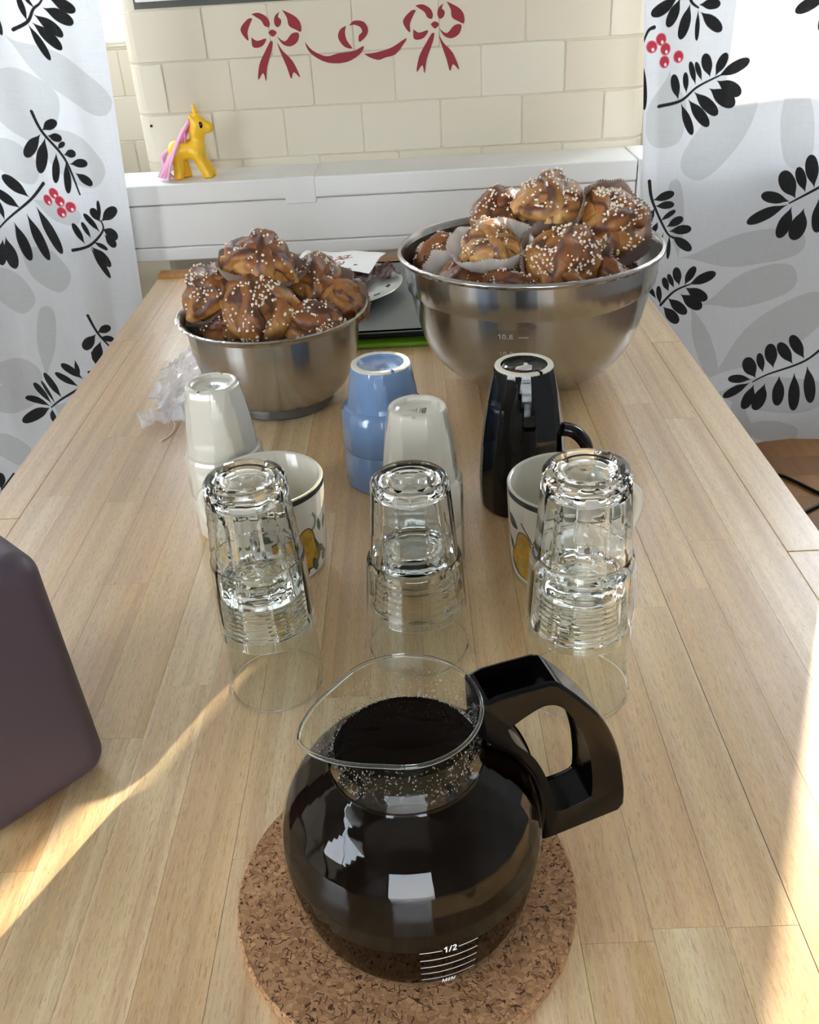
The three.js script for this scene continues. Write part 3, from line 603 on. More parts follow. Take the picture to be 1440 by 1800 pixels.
const blueStamp = stamp((g) => { g.strokeStyle = '#2c3a5e'; g.lineWidth = 5; for (const [x, y] of [[104, 120], [104, 150], [150, 110], [150, 145], [150, 175]]) { g.beginPath(); g.arc(x, y, 12, 0.4, 4.6); g.stroke(); g.beginPath(); g.moveTo(x + 14, y - 10); g.lineTo(x + 20, y + 12); g.stroke(); } });
const blackStamp = stamp((g) => {
  g.fillStyle = '#dcdad4'; g.beginPath(); g.moveTo(60, 118); g.lineTo(96, 84); g.lineTo(150, 92); g.lineTo(176, 58); g.lineTo(196, 64); g.lineTo(186, 104); g.lineTo(196, 130); g.lineTo(150, 190); g.lineTo(112, 180); g.closePath(); g.fill();
  g.strokeStyle = '#6a6a68'; g.lineWidth = 3; for (let i = 0; i < 8; i++) { g.beginPath(); g.moveTo(72, 118 + i * 8); g.lineTo(186, 108 + i * 7); g.stroke(); }
});
const WD = { H: 0.107, step: 0.0435, r0: 0.0237, rs: 0.0318, rc: 0.0358, rb: 0.0362, bulge: 0.0012 };
for (const [x, z, where, turn] of [[-0.1837, -0.744, 'beside the small steel bowl', -0.35], [-0.004, -0.673, 'between the blue and the black cups', -0.12]]) {
  cup(`off-white cup, lower of the two upturned ${where}`, 'upturned cups', [x, T + 0.0002, z], WD, whiteGlaze, whiteGlaze, turn, 2, null);
  cup(`off-white stamped cup, upper of the two upturned ${where}`, 'upturned cups', [x, T + 0.04, z], WD, whiteGlaze, whiteGlaze, turn, 2, whiteStamp);
}
const BD = { H: 0.086, step: 0.0445, r0: 0.0287, rs: 0.0352, rc: 0.0418, rb: 0.0432, bulge: 0.0006 };
cup('pale blue cup, lower of the two upturned near the green board', 'upturned cups', [-0.0378, T + 0.0002, -0.824], BD, blueGlaze, bisque, 0.4, 1, null);
cup('pale blue cup, upper of the two upturned near the green board', 'upturned cups', [-0.0378, T + 0.0392, -0.824], BD, blueGlaze, bisque, 0.45, 1, blueStamp);
{
  const ear = sweep(pathOf([[0.036, 0.077, 0], [0.047, 0.074, 0], [0.058, 0.062, 0], [0.0605, 0.045, 0], [0.056, 0.03, 0], [0.041, 0.024, 0], [0.036, 0.023, 0]]), (q, a) => 0.0058 * (1 + 0.25 * Math.abs(Math.cos(a))), 40, 14).rotateY(0.05);
  const KD = { H: 0.141, step: 0.028, r0: 0.0265, rs: 0.0412, rc: 0.0412, rb: 0.0402, bulge: 0.0028 };
  cup('tall glossy black mug standing upside down before the larger bowl', 'upturned cups', [0.0935, T + 0.0002, -0.763], KD, blackGloss, bisque, 0.5, 1, blackStamp, ear.clone().rotateY(-0.72));
}

// ------------------------------------------------------------------ fruit mugs
{
  const paint = canvas(2048, 512, (g, w, h) => {
    g.fillStyle = '#e9e5da'; g.fillRect(0, 0, w, h);
    const leaf = (x, y, L, a, wd, c) => { g.save(); g.translate(x, y); g.rotate(a); g.fillStyle = c; g.beginPath(); g.moveTo(0, 0); g.bezierCurveTo(L * 0.3, -wd, L * 0.7, -wd, L, 0); g.bezierCurveTo(L * 0.7, wd, L * 0.3, wd, 0, 0); g.fill(); g.strokeStyle = 'rgba(20,30,22,0.7)'; g.lineWidth = 3; g.beginPath(); g.moveTo(0, 0); g.lineTo(L, 0); g.stroke(); for (let i = 1; i < 6; i++) { g.lineWidth = 1.5; g.beginPath(); g.moveTo(L * i / 7, 0); g.lineTo(L * i / 7 + wd * 0.5, -wd * 0.55); g.moveTo(L * i / 7, 0); g.lineTo(L * i / 7 + wd * 0.5, wd * 0.55); g.stroke(); } g.restore(); };
    const pear = (x, y, s, a) => {
      g.save(); g.translate(x, y); g.rotate(a); g.scale(s, s);
      const p = () => { g.beginPath(); g.moveTo(0, -74); g.bezierCurveTo(30, -74, 34, -40, 38, -14); g.bezierCurveTo(44, 12, 66, 30, 62, 62); g.bezierCurveTo(58, 98, 24, 104, 0, 102); g.bezierCurveTo(-30, 104, -62, 92, -62, 58); g.bezierCurveTo(-62, 26, -42, 10, -36, -14); g.bezierCurveTo(-32, -42, -30, -74, 0, -74); };
      p(); g.fillStyle = '#c79a2e'; g.fill(); g.save(); p(); g.clip();
      for (let i = 0; i < 60; i++) { g.fillStyle = ['rgba(214,140,44,0.25)', 'rgba(226,190,80,0.25)', 'rgba(120,120,50,0.2)'][i % 3]; g.beginPath(); g.ellipse(rr(-40, 40), rr(-60, 95), rr(6, 20), rr(8, 26), rnd() * 3, 0, 7); g.fill(); }
      g.fillStyle = 'rgba(46,66,50,0.85)'; g.beginPath(); g.moveTo(40, -40); g.bezierCurveTo(20, 10, 60, 50, 30, 100); g.lineTo(80, 100); g.lineTo(80, -40); g.fill();
      g.beginPath(); g.moveTo(-70, 40); g.bezierCurveTo(-46, 60, -40, 100, 20, 98); g.lineTo(0, 120); g.lineTo(-80, 110); g.fill(); g.restore();
      p(); g.strokeStyle = '#2c3a2c'; g.lineWidth = 4; g.stroke(); g.restore();
    };
    for (const ox of [0, 1024]) {
      const X = (x) => ox + x;
      g.strokeStyle = '#1f2a26'; g.lineWidth = 9; g.beginPath(); g.moveTo(X(560), 110); g.bezierCurveTo(X(600), 160, X(640), 190, X(650), 240); g.stroke(); g.beginPath(); g.moveTo(X(610), 180); g.lineTo(X(590), 250); g.stroke();
      leaf(X(530), 165, 140, -2.75, 46, '#55675a');
      leaf(X(690), 400, 110, 1.35, 34, '#3f5744'); leaf(X(470), 330, 90, -2.0, 26, '#40563f');
      pear(X(565), 300, 1.75, 0.12); pear(X(728), 295, 1.6, -0.1);
      leaf(X(790), 330, 110, 0.6, 32, '#33493a'); leaf(X(760), 390, 120, 1.2, 34, '#2f4638');
      leaf(X(845), 250, 95, -1.75, 26, '#5d6f62'); leaf(X(880), 255, 95, -1.2, 24, '#6b7a66');
      g.fillStyle = '#55624e'; g.beginPath(); g.ellipse(X(880), 430, 30, 36, 0, 0, 7); g.fill(); g.strokeStyle = '#2c3a2c'; g.lineWidth = 4; g.stroke();
      g.strokeStyle = '#8a9a7c'; g.lineWidth = 20; g.beginPath(); g.arc(X(740), 150, 62, -0.9, 1.1); g.stroke();
      leaf(X(250), 260, 100, -0.6, 28, '#566b54'); leaf(X(200), 330, 100, 0.5, 28, '#3d5544'); g.fillStyle = '#c9a13a'; g.beginPath(); g.ellipse(X(150), 300, 44, 60, 0.3, 0, 7); g.fill(); g.strokeStyle = '#2c3a2c'; g.lineWidth = 4; g.stroke();
    }
  });
  const R = 0.0492, RB = 0.0435, Hm = 0.089, th = 0.003;
  const printed = phys('#ffffff', 0.2, { map: colorMap(paint), clearcoat: 0.4, clearcoatRoughness: 0.05 }), inside = phys('#d9d4c4', 0.2, { clearcoat: 0.4, clearcoatRoughness: 0.05 }), green = phys('#1d2b2b', 0.2, { clearcoat: 0.5 });
  const side = []; for (let i = 0; i <= 14; i++) { const q = i / 14; side.push([lerp(RB, R, Math.pow(q, 0.55)), lerp(0.006, Hm - 0.006, q)]); }
  function mug(label, at, turn, handleTurn) {
    const t = thing('mug', label, 'mug', at, turn, 'fruit mugs');
    part('printed_side', revolve(side, 96, null, 1.0), printed, t);
    part('green_band', revolve([[R, Hm - 0.006], [R + 0.0003, Hm - 0.0055], [R + 0.0003, Hm - 0.0015], [R, Hm - 0.001]], 96, null, 0.5), green, t, 'dark green band');
    part('inside', revolve([[R, Hm - 0.001], [R - 0.0006, Hm], [R - th * 0.7, Hm], [R - th, Hm - 0.001], [lerp(R, RB, 0.2) - th, 0.05], [RB - th, 0.015], [RB - 0.008, 0.006], [0, 0.0055]], 96, null, 0.9), inside, t);
    part('foot', revolve([[0, 0.002], [RB - 0.009, 0.002], [RB - 0.007, 0], [RB - 0.0055, 0], [RB - 0.001, 0.003], [RB, 0.006]], 96, null, 0.7), inside, t);
    part('handle', sweep(pathOf([[0.0485, 0.069, 0], [0.058, 0.069, 0], [0.067, 0.06, 0], [0.068, 0.043, 0], [0.062, 0.029, 0], [0.0465, 0.021, 0]]), (q, a) => 0.0042 * (1 + 0.3 * Math.abs(Math.cos(a))), 40, 12).rotateY(handleTurn), inside, t);
    return t;
  }
  mug('white mug with pear print and green rim behind the left glasses', [-0.1355, T + 0.0002, -0.67], -1.41, -Math.PI - 0.4 + 1.41);
  mug('white mug with pear print and green rim behind the right glasses', [0.1155, T + 0.0002, -0.6405], -2.72, 0.35 + 2.72);
}

// ------------------------------------------------------------------ steel bowls
{
  const at = [0.135, T + 0.0005, -1.065], R = 0.1545, hR = 0.163;
  const t = thing('mixing_bowl', 'large steel mixing bowl with volume marks, heaped with buns', 'bowl', at);
  const out = fine([[0.058, 0.0], [0.066, 0.0015], [0.084, 0.011], [0.106, 0.028], [0.1225, 0.050], [0.1325, 0.077], [0.1385, 0.104], [0.1408, 0.118]], 5);
  const upper = [[0.1418, 0.1205], [0.1455, 0.1232], [0.1462, 0.126], [0.1475, 0.142], [0.1485, 0.156]];
  part('bowl_wall', revolve([[0, 0.001], [0.055, 0.001], ...out, ...upper], 160, null, 0.9), steelSatin, t);
  part('bowl_inside', revolve([[0.1475, 0.156], [0.1463, 0.142], [0.145, 0.126], [0.1395, 0.117], [0.131, 0.078], [0.121, 0.052], [0.1045, 0.03], [0.082, 0.013], [0.06, 0.004], [0, 0.003]], 128, null, 0.9), steelInside, t);
  part('rolled_rim', revolve([[0.1475, 0.156], [0.1483, 0.16], [0.1505, 0.1632], [0.1535, 0.1626], [0.1546, 0.1598], [0.153, 0.1572], [0.1498, 0.1566], [0.1485, 0.156]], 160, null, 1.0), steel, t);
  const arcGrip = (r, y, a0, a1, w, h) => { const p = []; for (let i = 0; i <= 10; i++) { const a = lerp(a0, a1, i / 10), b = r + 0.004 * Math.sin(i / 10 * Math.PI); p.push([b * Math.sin(a), y, b * Math.cos(a)]); } return sweep(pathOf(p), (q) => w * Math.min(1, 0.4 + 4 * Math.min(q, 1 - q)), 40, 12).scale(1, 1, 1); };
  part('grip', arcGrip(0.1585, 0.1565, -2.72, -2.1, 0.0042), phys('#d9d9d4', 0.35), t, 'pale plastic grip');
  const mk = canvas(256, 512, (g) => {
    g.clearRect(0, 0, 256, 512); g.font = 'bold 64px sans-serif'; g.fillStyle = g.strokeStyle = '#d8d6d0'; g.lineWidth = 9;
    [['10.8', 90], ['10.2', 260], ['10.1', 430]].forEach(([s, y]) => { g.fillText(s, 4, y); g.beginPath(); g.moveTo(166, y - 20); g.lineTo(246, y - 20); g.stroke(); });
  });
  const band = out.filter(([r, y]) => y > 0.045 && y < 0.11).map(([r, y]) => [r + 0.0004, y]);
  part('volume_marks', revolve(band, 24, null, 1.2, -0.37, -0.11), new THREE.MeshPhysicalMaterial({ map: colorMap(mk, false), transparent: true, roughness: 0.4, metalness: 0.6 }), t);
}
{
  const t = thing('mixing_bowl', 'small steel mixing bowl with flared rim, heaped with buns', 'bowl', [-0.168, T + 0.0005, -1.026]);
  const out = fine([[0.0615, 0.0125], [0.066, 0.0135], [0.0745, 0.02], [0.085, 0.034], [0.0935, 0.056], [0.0985, 0.082], [0.1005, 0.106]], 5);
  part('bowl_wall', revolve(out, 128, null, 1.0), steelSatin, t);
  part('bowl_inside', revolve([[0.0995, 0.106], [0.0972, 0.082], [0.092, 0.056], [0.083, 0.036], [0.07, 0.022], [0.055, 0.015], [0, 0.0145]], 128, null, 1.0), steelInside, t);
  part('flared_rim', revolve([[0.0995, 0.106], [0.1015, 0.1115], [0.1065, 0.1155], [0.1095, 0.1165], [0.1114, 0.1155], [0.1108, 0.1142], [0.1072, 0.1138], [0.1025, 0.1095], [0.1005, 0.106]], 128, null, 1.0), steel, t);
  const tab = []; for (let i = 0; i <= 10; i++) { const a = lerp(-1.95, -1.5, i / 10), b = 0.1075 + 0.004 * Math.sin(i / 10 * Math.PI); tab.push([b * Math.sin(a), 0.1065, b * Math.cos(a)]); }
  part('hanging_tab', sweep(pathOf(tab), (q) => 0.0038 * Math.min(1, 0.4 + 4 * Math.min(q, 1 - q)), 40, 12), phys('#a9adb2', 0.35), t, 'grey hanging tab');
  part('foot_ring', revolve([[0.05, 0.0], [0.058, 0.0], [0.0612, 0.002], [0.0618, 0.008], [0.061, 0.0118], [0.0615, 0.0125], [0.05, 0.0125]], 96, null, 0.7), phys('#6d6d6b', 0.4, { metalness: 0.6 }), t, 'grey rubber foot ring');
}

// ------------------------------------------------------------------ knotted buns with pearl sugar
const doughMat = phys('#ffffff', 0.46, { vertexColors: true, clearcoat: 0.14, clearcoatRoughness: 0.4 });
const pearlMat = phys('#efe4d2', 0.5), paperWhite = phys('#f6f1ea', 0.85, { transmission: 0.3, thickness: 0, side: THREE.DoubleSide }), paperBrown = phys('#a89184', 0.75, { transmission: 0.45, thickness: 0, side: THREE.DoubleSide });
function doughGeometry(k, tone) {
  const s = k * 13.7, dark = [0.085, 0.026, 0.012], mid = [0.44, 0.165, 0.03], pale = [0.72, 0.45, 0.15], top = [0.25, 0.075, 0.018];
  const mix = (a, b, t) => a.map((v, i) => lerp(v, b[i], clamp01(t)));
  const paint = (t, a, x, y, z) => {
    const n = nz(x * 60 + s, y * 60, z * 60), m = nz(x * 170, y * 170 + s, z * 170);
    let c = mix(pale, mid, smooth(0.0, 0.026, y + 0.008 * n) + tone * 0.5);
    c = mix(c, top, smooth(0.022, 0.05, y + 0.012 * n) * (0.75 + tone));
    const band = Math.sin(a * 3 + t * 6 + n * 2.2 + s), q = nz(x * 420, y * 420, z * 420 + s);
    c = mix(c, dark, 0.9 * smooth(0.45, 0.85, band + 0.35 * m + tone * 0.3));
    c = mix(c, pale, (0.55 - tone * 0.5) * smooth(0.5, 0.95, -band + 0.3 * m) * smooth(0.05, 0.02, y));
    c = c.map((w) => 0.84 * w * (1 + 0.28 * q + 0.18 * m));
    return c;
  };
  const wob = (t, a) => 1 + 0.1 * Math.sin(a * 3 + t * 11 + s) + 0.09 * Math.sin(t * 17 + s) + 0.05 * Math.sin(a * 5 - t * 23) + 0.05 * nz(t * 40 + s, Math.cos(a) * 3, Math.sin(a) * 3);
  const list = [], spin = s;
  const ring = [], turns = 1.25 + 0.35 * ((k * 0.37) % 1);
  for (let i = 0; i <= 22; i++) { const q = i / 22, a = spin + q * turns * 6.283, r = lerp(0.0255, 0.0125, q); ring.push([Math.cos(a) * r, lerp(0.0165, 0.033, q) + 0.002 * Math.sin(q * 9 + s), Math.sin(a) * r]); }
  list.push(sweep(pathOf(ring), (t, a) => lerp(0.0178, 0.0142, t) * wob(t, a), 120, 30, paint));
  const b = spin + 1.1, c1 = Math.cos(b), s1 = Math.sin(b);
  const arch = [[-0.033, 0.012, 0.008], [-0.024, 0.031, 0.006], [-0.006, 0.038, 0.0], [0.013, 0.037, -0.004], [0.028, 0.027, -0.008], [0.034, 0.010, -0.010]].map(([x, y, z]) => [x * c1 - z * s1, y, x * s1 + z * c1]);
  list.push(sweep(pathOf(arch), (t, a) => 0.0126 * (0.85 + 0.3 * Math.sin(t * Math.PI)) * wob(t + 0.4, a), 76, 28, paint));
  const d = spin + 2.7, c2 = Math.cos(d), s2 = Math.sin(d);
  const arch2 = [[-0.034, 0.01, -0.014], [-0.027, 0.026, -0.016], [-0.008, 0.033, -0.02], [0.014, 0.03, -0.021], [0.031, 0.014, -0.016]].map(([x, y, z]) => [x * c2 - z * s2, y, x * s2 + z * c2]);
  list.push(sweep(pathOf(arch2), (t, a) => 0.0112 * wob(t + 0.9, a), 60, 26, paint));
  const core = new THREE.SphereGeometry(1, 36, 24), p = core.attributes.position, col = [];
  for (let i = 0; i < p.count; i++) {
    const v = V(p.getX(i), p.getY(i), p.getZ(i)), w = 1 + 0.08 * nz(v.x * 2 + s, v.y * 2, v.z * 2);
    p.setXYZ(i, v.x * 0.034 * w, 0.021 + v.y * 0.021 * w, v.z * 0.034 * w); col.push(...paint(0.5, v.x * 3, p.getX(i), p.getY(i), p.getZ(i)));
  }
  core.setAttribute('color', new THREE.Float32BufferAttribute(col, 3)); core.computeVertexNormals();
  list.push(core);
  return mergeGeometries(list.map((g) => { const o = g.index ? g.toNonIndexed() : g; o.deleteAttribute('uv'); return o; })).translate(0, -0.026, 0);
}
const pearlBall = new THREE.IcosahedronGeometry(1, 1); pearlBall.deleteAttribute('uv');
function pearlGeometry(dough, count, k) {
  const p = dough.attributes.position, n = dough.attributes.normal, out = [];
  for (let tries = 0; tries < 24000 && out.length < count * 2.2; tries++) {
    const i = Math.floor(rnd() * p.count), x = p.getX(i), y = p.getY(i), z = p.getZ(i);
    if (n.getY(i) < 0.25 || y < 0.0 || nz(x * 55 + k * 3, y * 55, z * 55) + rr(-0.18, 0.18) < 0.06) continue;
    const s = rr(0.0008, 0.0016);
    out.push(pearlBall.clone().scale(s * rr(0.8, 1.3), s, s * rr(0.8, 1.2)).rotateY(rnd() * 6).translate(x + n.getX(i) * s * 0.5, y + n.getY(i) * s * 0.5, z + n.getZ(i) * s * 0.5));
  }
  return mergeGeometries(out.map((g) => { const o = g.index ? g.toNonIndexed() : g; return o; }));
}
function linerGeometry(h, k, wide) {
  const rows = 7, segs = 168, pos = [], idx = [];
  for (let j = 0; j <= rows; j++) for (let i = 0; i <= segs; i++) {
    const q = j / rows, a = i / segs * 6.2832, pleat = (i % 2 ? 1 : -1) * 0.0015 * smooth(0, 0.3, q) + 0.001 * nz(Math.cos(a) * 9, q * 5, Math.sin(a) * 9 + k);
    const lift = 1 + 0.28 * nz(Math.cos(a) * 1.6 + k, Math.sin(a) * 1.6, k * 0.7);
    const r = lerp(0.030, wide, Math.pow(q, 0.6)) + pleat + 0.006 * q * q * nz(Math.cos(a) * 2.4, Math.sin(a) * 2.4 + k, 2);
    pos.push(Math.cos(a) * r, -0.027 + q * h * lift, Math.sin(a) * r);
  }
  for (let j = 0; j < rows; j++) for (let i = 0; i < segs; i++) { const a = j * (segs + 1) + i, b = a + 1, c = a + segs + 1, d = c + 1; idx.push(a, c, b, b, c, d); }
  const g = new THREE.BufferGeometry(); g.setAttribute('position', new THREE.Float32BufferAttribute(pos, 3)); g.setIndex(idx); g.computeVertexNormals();
  return g;
}
const BIG = 'buns in the larger bowl', SMALL = 'buns in the smaller bowl';
//   label, group, place, tilt [x, y, z], size, tone, pearls, liner [height, material]
const BUNS = [
  ['golden bun with a sugared top, crowning the heap in the larger bowl', BIG, [0.16, 0.211, -1.08], [0.12, 0.4, -0.05], 1.06, -0.25, 150, null],
  ['sugared bun standing on its side at the right of the larger bowl', BIG, [0.232, 0.186, -1.055], [0.75, 0.9, -0.75], 1.06, -0.1, 190, [0.03, 'brown']],
  ['open knotted bun with much sugar at the front of the larger bowl', BIG, [0.167, 0.163, -1.0], [0.62, 2.2, -0.12], 1.12, 0.0, 170, [0.03, 'brown']],
  ['pale bun in a white paper case at the left of the larger bowl', BIG, [0.086, 0.178, -1.03], [0.2, 4.0, 0.1], 0.9, -0.5, 90, [0.03, 'white']],
  ['dark brown bun at the back of the larger bowl beside the top bun', BIG, [0.102, 0.189, -1.125], [0.1, 1.2, 0.12], 0.98, 0.5, 130, null],
  ['sugared bun low at the left rim of the larger bowl', BIG, [0.032, 0.148, -1.10], [0.15, 5.0, 0.2], 0.86, 0.0, 120, null],
  ['dark bun in a fanned white paper case by the left rim of the larger bowl', BIG, [0.058, 0.139, -1.026], [0.35, 0.3, 0.1], 0.92, 0.3, 20, [0.042, 'white']],
  ['half hidden sugared bun at the front rim of the larger bowl', BIG, [0.106, 0.134, -0.982], [0.3, 3.1, 0], 0.92, 0.15, 120, null],
  ['brown bun tucked below the standing bun in the larger bowl', BIG, [0.215, 0.136, -1.0], [0.3, 0.9, -0.2], 0.86, 0.35, 70, null],
  ['shaded bun against the right rim inside the larger bowl', BIG, [0.238, 0.124, -1.07], [0.1, 2.0, -0.2], 0.86, 0.5, 90, null],
  ['brown bun with a torn paper case, crowning the heap in the smaller bowl', SMALL, [-0.173, 0.174, -1.035], [0.15, 5.6, -0.2], 1.08, 0.15, 70, [0.02, 'brown']],
  ['knobbly sugared bun at the left of the smaller bowl', SMALL, [-0.24, 0.14, -1.035], [0.2, 0.8, 0.55], 1.0, 0.2, 110, [0.018, 'brown']],
  ['large sugared bun at the front of the smaller bowl', SMALL, [-0.178, 0.129, -0.985], [0.85, 4.4, 0.1], 1.1, -0.05, 140, null],
  ['sugared bun in a paper case at the back right of the smaller bowl', SMALL, [-0.118, 0.14, -1.06], [0.25, 2.6, -0.1], 0.94, 0.25, 120, [0.026, 'brown']],
  ['small golden bun at the right rim of the smaller bowl', SMALL, [-0.085, 0.119, -1.035], [0.5, 1.7, -0.5], 0.74, -0.3, 0, [0.03, 'brown']],
  ['sugared bun low at the front right of the smaller bowl', SMALL, [-0.121, 0.111, -0.99], [0.35, 0.2, -0.15], 0.9, 0.1, 130, null],
  ['shaded bun low at the front left of the smaller bowl', SMALL, [-0.218, 0.098, -1.0], [0.2, 1.0, 0.1], 0.85, 0.5, 40, [0.03, 'brown']],
];
BUNS.forEach(([label, group, [x, y, z], rot, size, tone, pearls, liner], k) => {
  const t = thing('bun', label, 'bun', [x, T + y, z], 0, group);
  t.rotation.set(rot[0], rot[1], rot[2], 'ZXY'); t.scale.setScalar(size);
  const dough = doughGeometry(k + 1, tone);
  part('dough', dough, doughMat, t);
  if (pearls) tag(part('pearl_sugar', pearlGeometry(dough, pearls, k), pearlMat, t), null, null, null, 'stuff');
  if (liner) part('paper_case', linerGeometry(liner[0], k + 1, liner[1] === 'white' ? 0.054 : 0.0475), liner[1] === 'white' ? paperWhite : paperBrown, t, liner[1] === 'white' ? 'white paper case' : 'greasy brown paper case');
});

// ------------------------------------------------------------------ between the bowls: board, tray, plates and what lies on them
{
  const b = part('chopping_board', span(-0.26, 0.045, T + 0.0002, T + 0.0068, -1.46, -1.178, 0.003), phys('#74ab18', 0.45));
  tag(b, 'lime green plastic board lying under the grey tray', 'board');
  const t = thing('baking_tray', 'flat grey metal tray between the two bowls', 'tray', [-0.105, T + 0.007, -1.352]);
  part('tray_base', span(-0.15, 0.145, 0, 0.012, -0.135, 0.155, 0.003), std('#141416', 0.6), t, 'black underside');
  part('tray_top', merged([span(-0.16, 0.155, 0.012, 0.0155, -0.155, 0.168, 0.0016)]), phys('#777a78', 0.42, { metalness: 0.55 }), t);
  const lip = [[-0.16, -0.155], [0.155, -0.155], [0.155, 0.168], [-0.16, 0.168]].map(([x, z]) => [x * 0.985, 0.0158, z * 0.985]);
  part('tray_lip', sweep(new THREE.CatmullRomCurve3(lip.map((p) => V(...p)), true, 'catmullrom', 0.02), () => 0.0014, 160, 8), steelSatin, t);
}
{
  const y = T + 0.0226, china = phys('#d3d3c8', 0.22, { clearcoat: 0.4 });
  const t = thing('plate', 'white plate with small black flower sprigs on its rim, on the grey tray', 'plate', [-0.139, y, -1.36]);
  const R = 0.12;
  part('plate_body', revolve([[0, 0.003], [0.066, 0.003], [0.072, 0.0045], [0.079, 0.009], [0.115, 0.0155], [R - 0.0008, 0.0172], [R, 0.0164], [0.116, 0.0138], [0.08, 0.0065], [0.07, 0.0], [0.06, 0.0], [0.058, 0.0015], [0, 0.0015]], 128, null, 0.8), china, t);
  const ink = std('#23261f', 0.5);
  for (let i = 0; i < 15; i++) {
    const a = i / 15 * 6.283 + 0.12, q = new THREE.Group(); q.name = 'flower_print'; q.position.set(Math.sin(a) * 0.099, 0.01295, Math.cos(a) * 0.099); q.rotation.set(0, a, 0); t.add(q);
    const blob = (x, z, r, sx) => new THREE.CylinderGeometry(r, r, 0.0003, 12).scale(sx, 1, 1).rotateX(-0.182).translate(x, -(-z) * 0.184, z);
    part('flower', merged([blob(-0.001, 0, 0.0032, 1.2), blob(0.0035, 0.001, 0.0018, 1.4), blob(-0.005, 0.0015, 0.0013, 1.6), blob(0.0075, -0.0005, 0.0009, 1.5), blob(0.001, 0.0035, 0.0011, 1.2)]), ink, q);
  }
  const p = part('saucer', revolve([[0, 0.0028], [0.04, 0.0028], [0.052, 0.006], [0.0635, 0.0115], [0.0645, 0.0108], [0.054, 0.0035], [0.04, 0], [0, 0]], 96, null, 0.8), phys('#dcdad2', 0.2, { clearcoat: 0.4 }));
  p.position.set(-0.139, y + 0.0036, -1.36); tag(p, 'plain small white plate stacked on the flowered plate', 'plate');
  const nap = canvas(256, 256, (g) => {
    g.fillStyle = '#f4f2ee'; g.fillRect(0, 0, 256, 256); g.lineWidth = 5;
    for (let i = 0; i < 26; i++) { g.strokeStyle = i % 4 ? '#a92332' : '#5d8f76'; const x = rr(30, 150), yy = rr(60, 190); g.beginPath(); g.moveTo(x, yy); g.quadraticCurveTo(x + rr(-30, 30), yy + rr(-30, 30), x + rr(-40, 40), yy + rr(-40, 40)); g.stroke(); }
  });
  const sheet = new THREE.PlaneGeometry(0.135, 0.10, 40, 30).rotateX(-Math.PI / 2), sp = sheet.attributes.position;
  for (let i = 0; i < sp.count; i++) { const x = sp.getX(i), z = sp.getZ(i); sp.setY(i, 0.004 + 0.006 * nz(x * 22, 1, z * 22) + 0.05 * Math.max(0, -z) * 0.5 + 0.03 * Math.max(0, x) * 0.3); }
  sheet.computeVertexNormals();
  const n = part('napkin', sheet, phys('#ffffff', 0.9, { map: colorMap(nap, false), side: THREE.DoubleSide })); n.position.set(-0.122, y + 0.026, -1.425); n.rotation.y = -0.25;
  tag(n, 'white paper napkin printed red and green, lying on the small plate', 'napkin');
  const wr = new THREE.PlaneGeometry(0.085, 0.075, 26, 22).rotateX(-Math.PI / 2), wp = wr.attributes.position;
  for (let i = 0; i < wp.count; i++) { const x = wp.getX(i), z = wp.getZ(i); wp.setXYZ(i, x * 0.8, 0.01 + 0.022 * Math.abs(nz(x * 26, 4, z * 26)) + 0.008 * Math.abs(nz(x * 70, 7, z * 70)), z * 0.8); }
  const w = part('wrapper', creased(wr, 0.15), phys('#4a2a26', 0.5, { side: THREE.DoubleSide })); w.position.set(-0.062, y + 0.008, -1.38); w.rotation.y = 0.5;
  tag(w, 'crumpled dark brown paper beside the napkin on the plates', 'paper');
}

// ------------------------------------------------------------------ crumpled plastic bag beside the small bowl
{
  const film = phys('#fafafc', 0.2, { transmission: 0.74, thickness: 0, side: THREE.DoubleSide });
  const t = thing('plastic_bag', 'crumpled clear plastic bag with a string, by the small steel bowl', 'bag', [-0.295, T, -1.045]);
  const g = new THREE.IcosahedronGeometry(1, 5), p = g.attributes.position;
  for (let i = 0; i < p.count; i++) {
    const x = p.getX(i), y = p.getY(i), z = p.getZ(i);
    const f = 1 + 0.42 * (Math.abs(nz(x * 2.1 + 3, y * 2.1, z * 2.1)) * 2 - 0.4) + 0.26 * (Math.abs(nz(x * 5, y * 5 + 9, z * 5)) * 2 - 0.4) + 0.1 * nz(x * 11, y * 11, z * 11);
    p.setXYZ(i, x * 0.03 * f + 0.004, Math.max(0.0006, 0.02 + y * 0.025 * f), z * 0.072 * f);
  }
  part('film', creased(g, 0.35), film, t);
  const k = new THREE.PlaneGeometry(0.05, 0.04, 18, 16).rotateX(-Math.PI / 2), q = k.attributes.position;
  for (let i = 0; i < q.count; i++) { const x = q.getX(i), z = q.getZ(i); q.setY(i, 0.004 + 0.03 * Math.abs(nz(x * 60, 3, z * 60))); }
  part('loose_end', creased(k, 0.2).rotateY(0.4).translate(-0.014, 0, 0.066), film, t);
  part('string', sweep(pathOf([[-0.006, 0.006, 0.058], [0.004, 0.002, 0.075], [0.006, 0.0012, 0.095], [0.002, 0.0012, 0.108], [-0.004, 0.0012, 0.118]]), () => 0.0009, 40, 6), std('#eee8dc', 0.7), t);
}

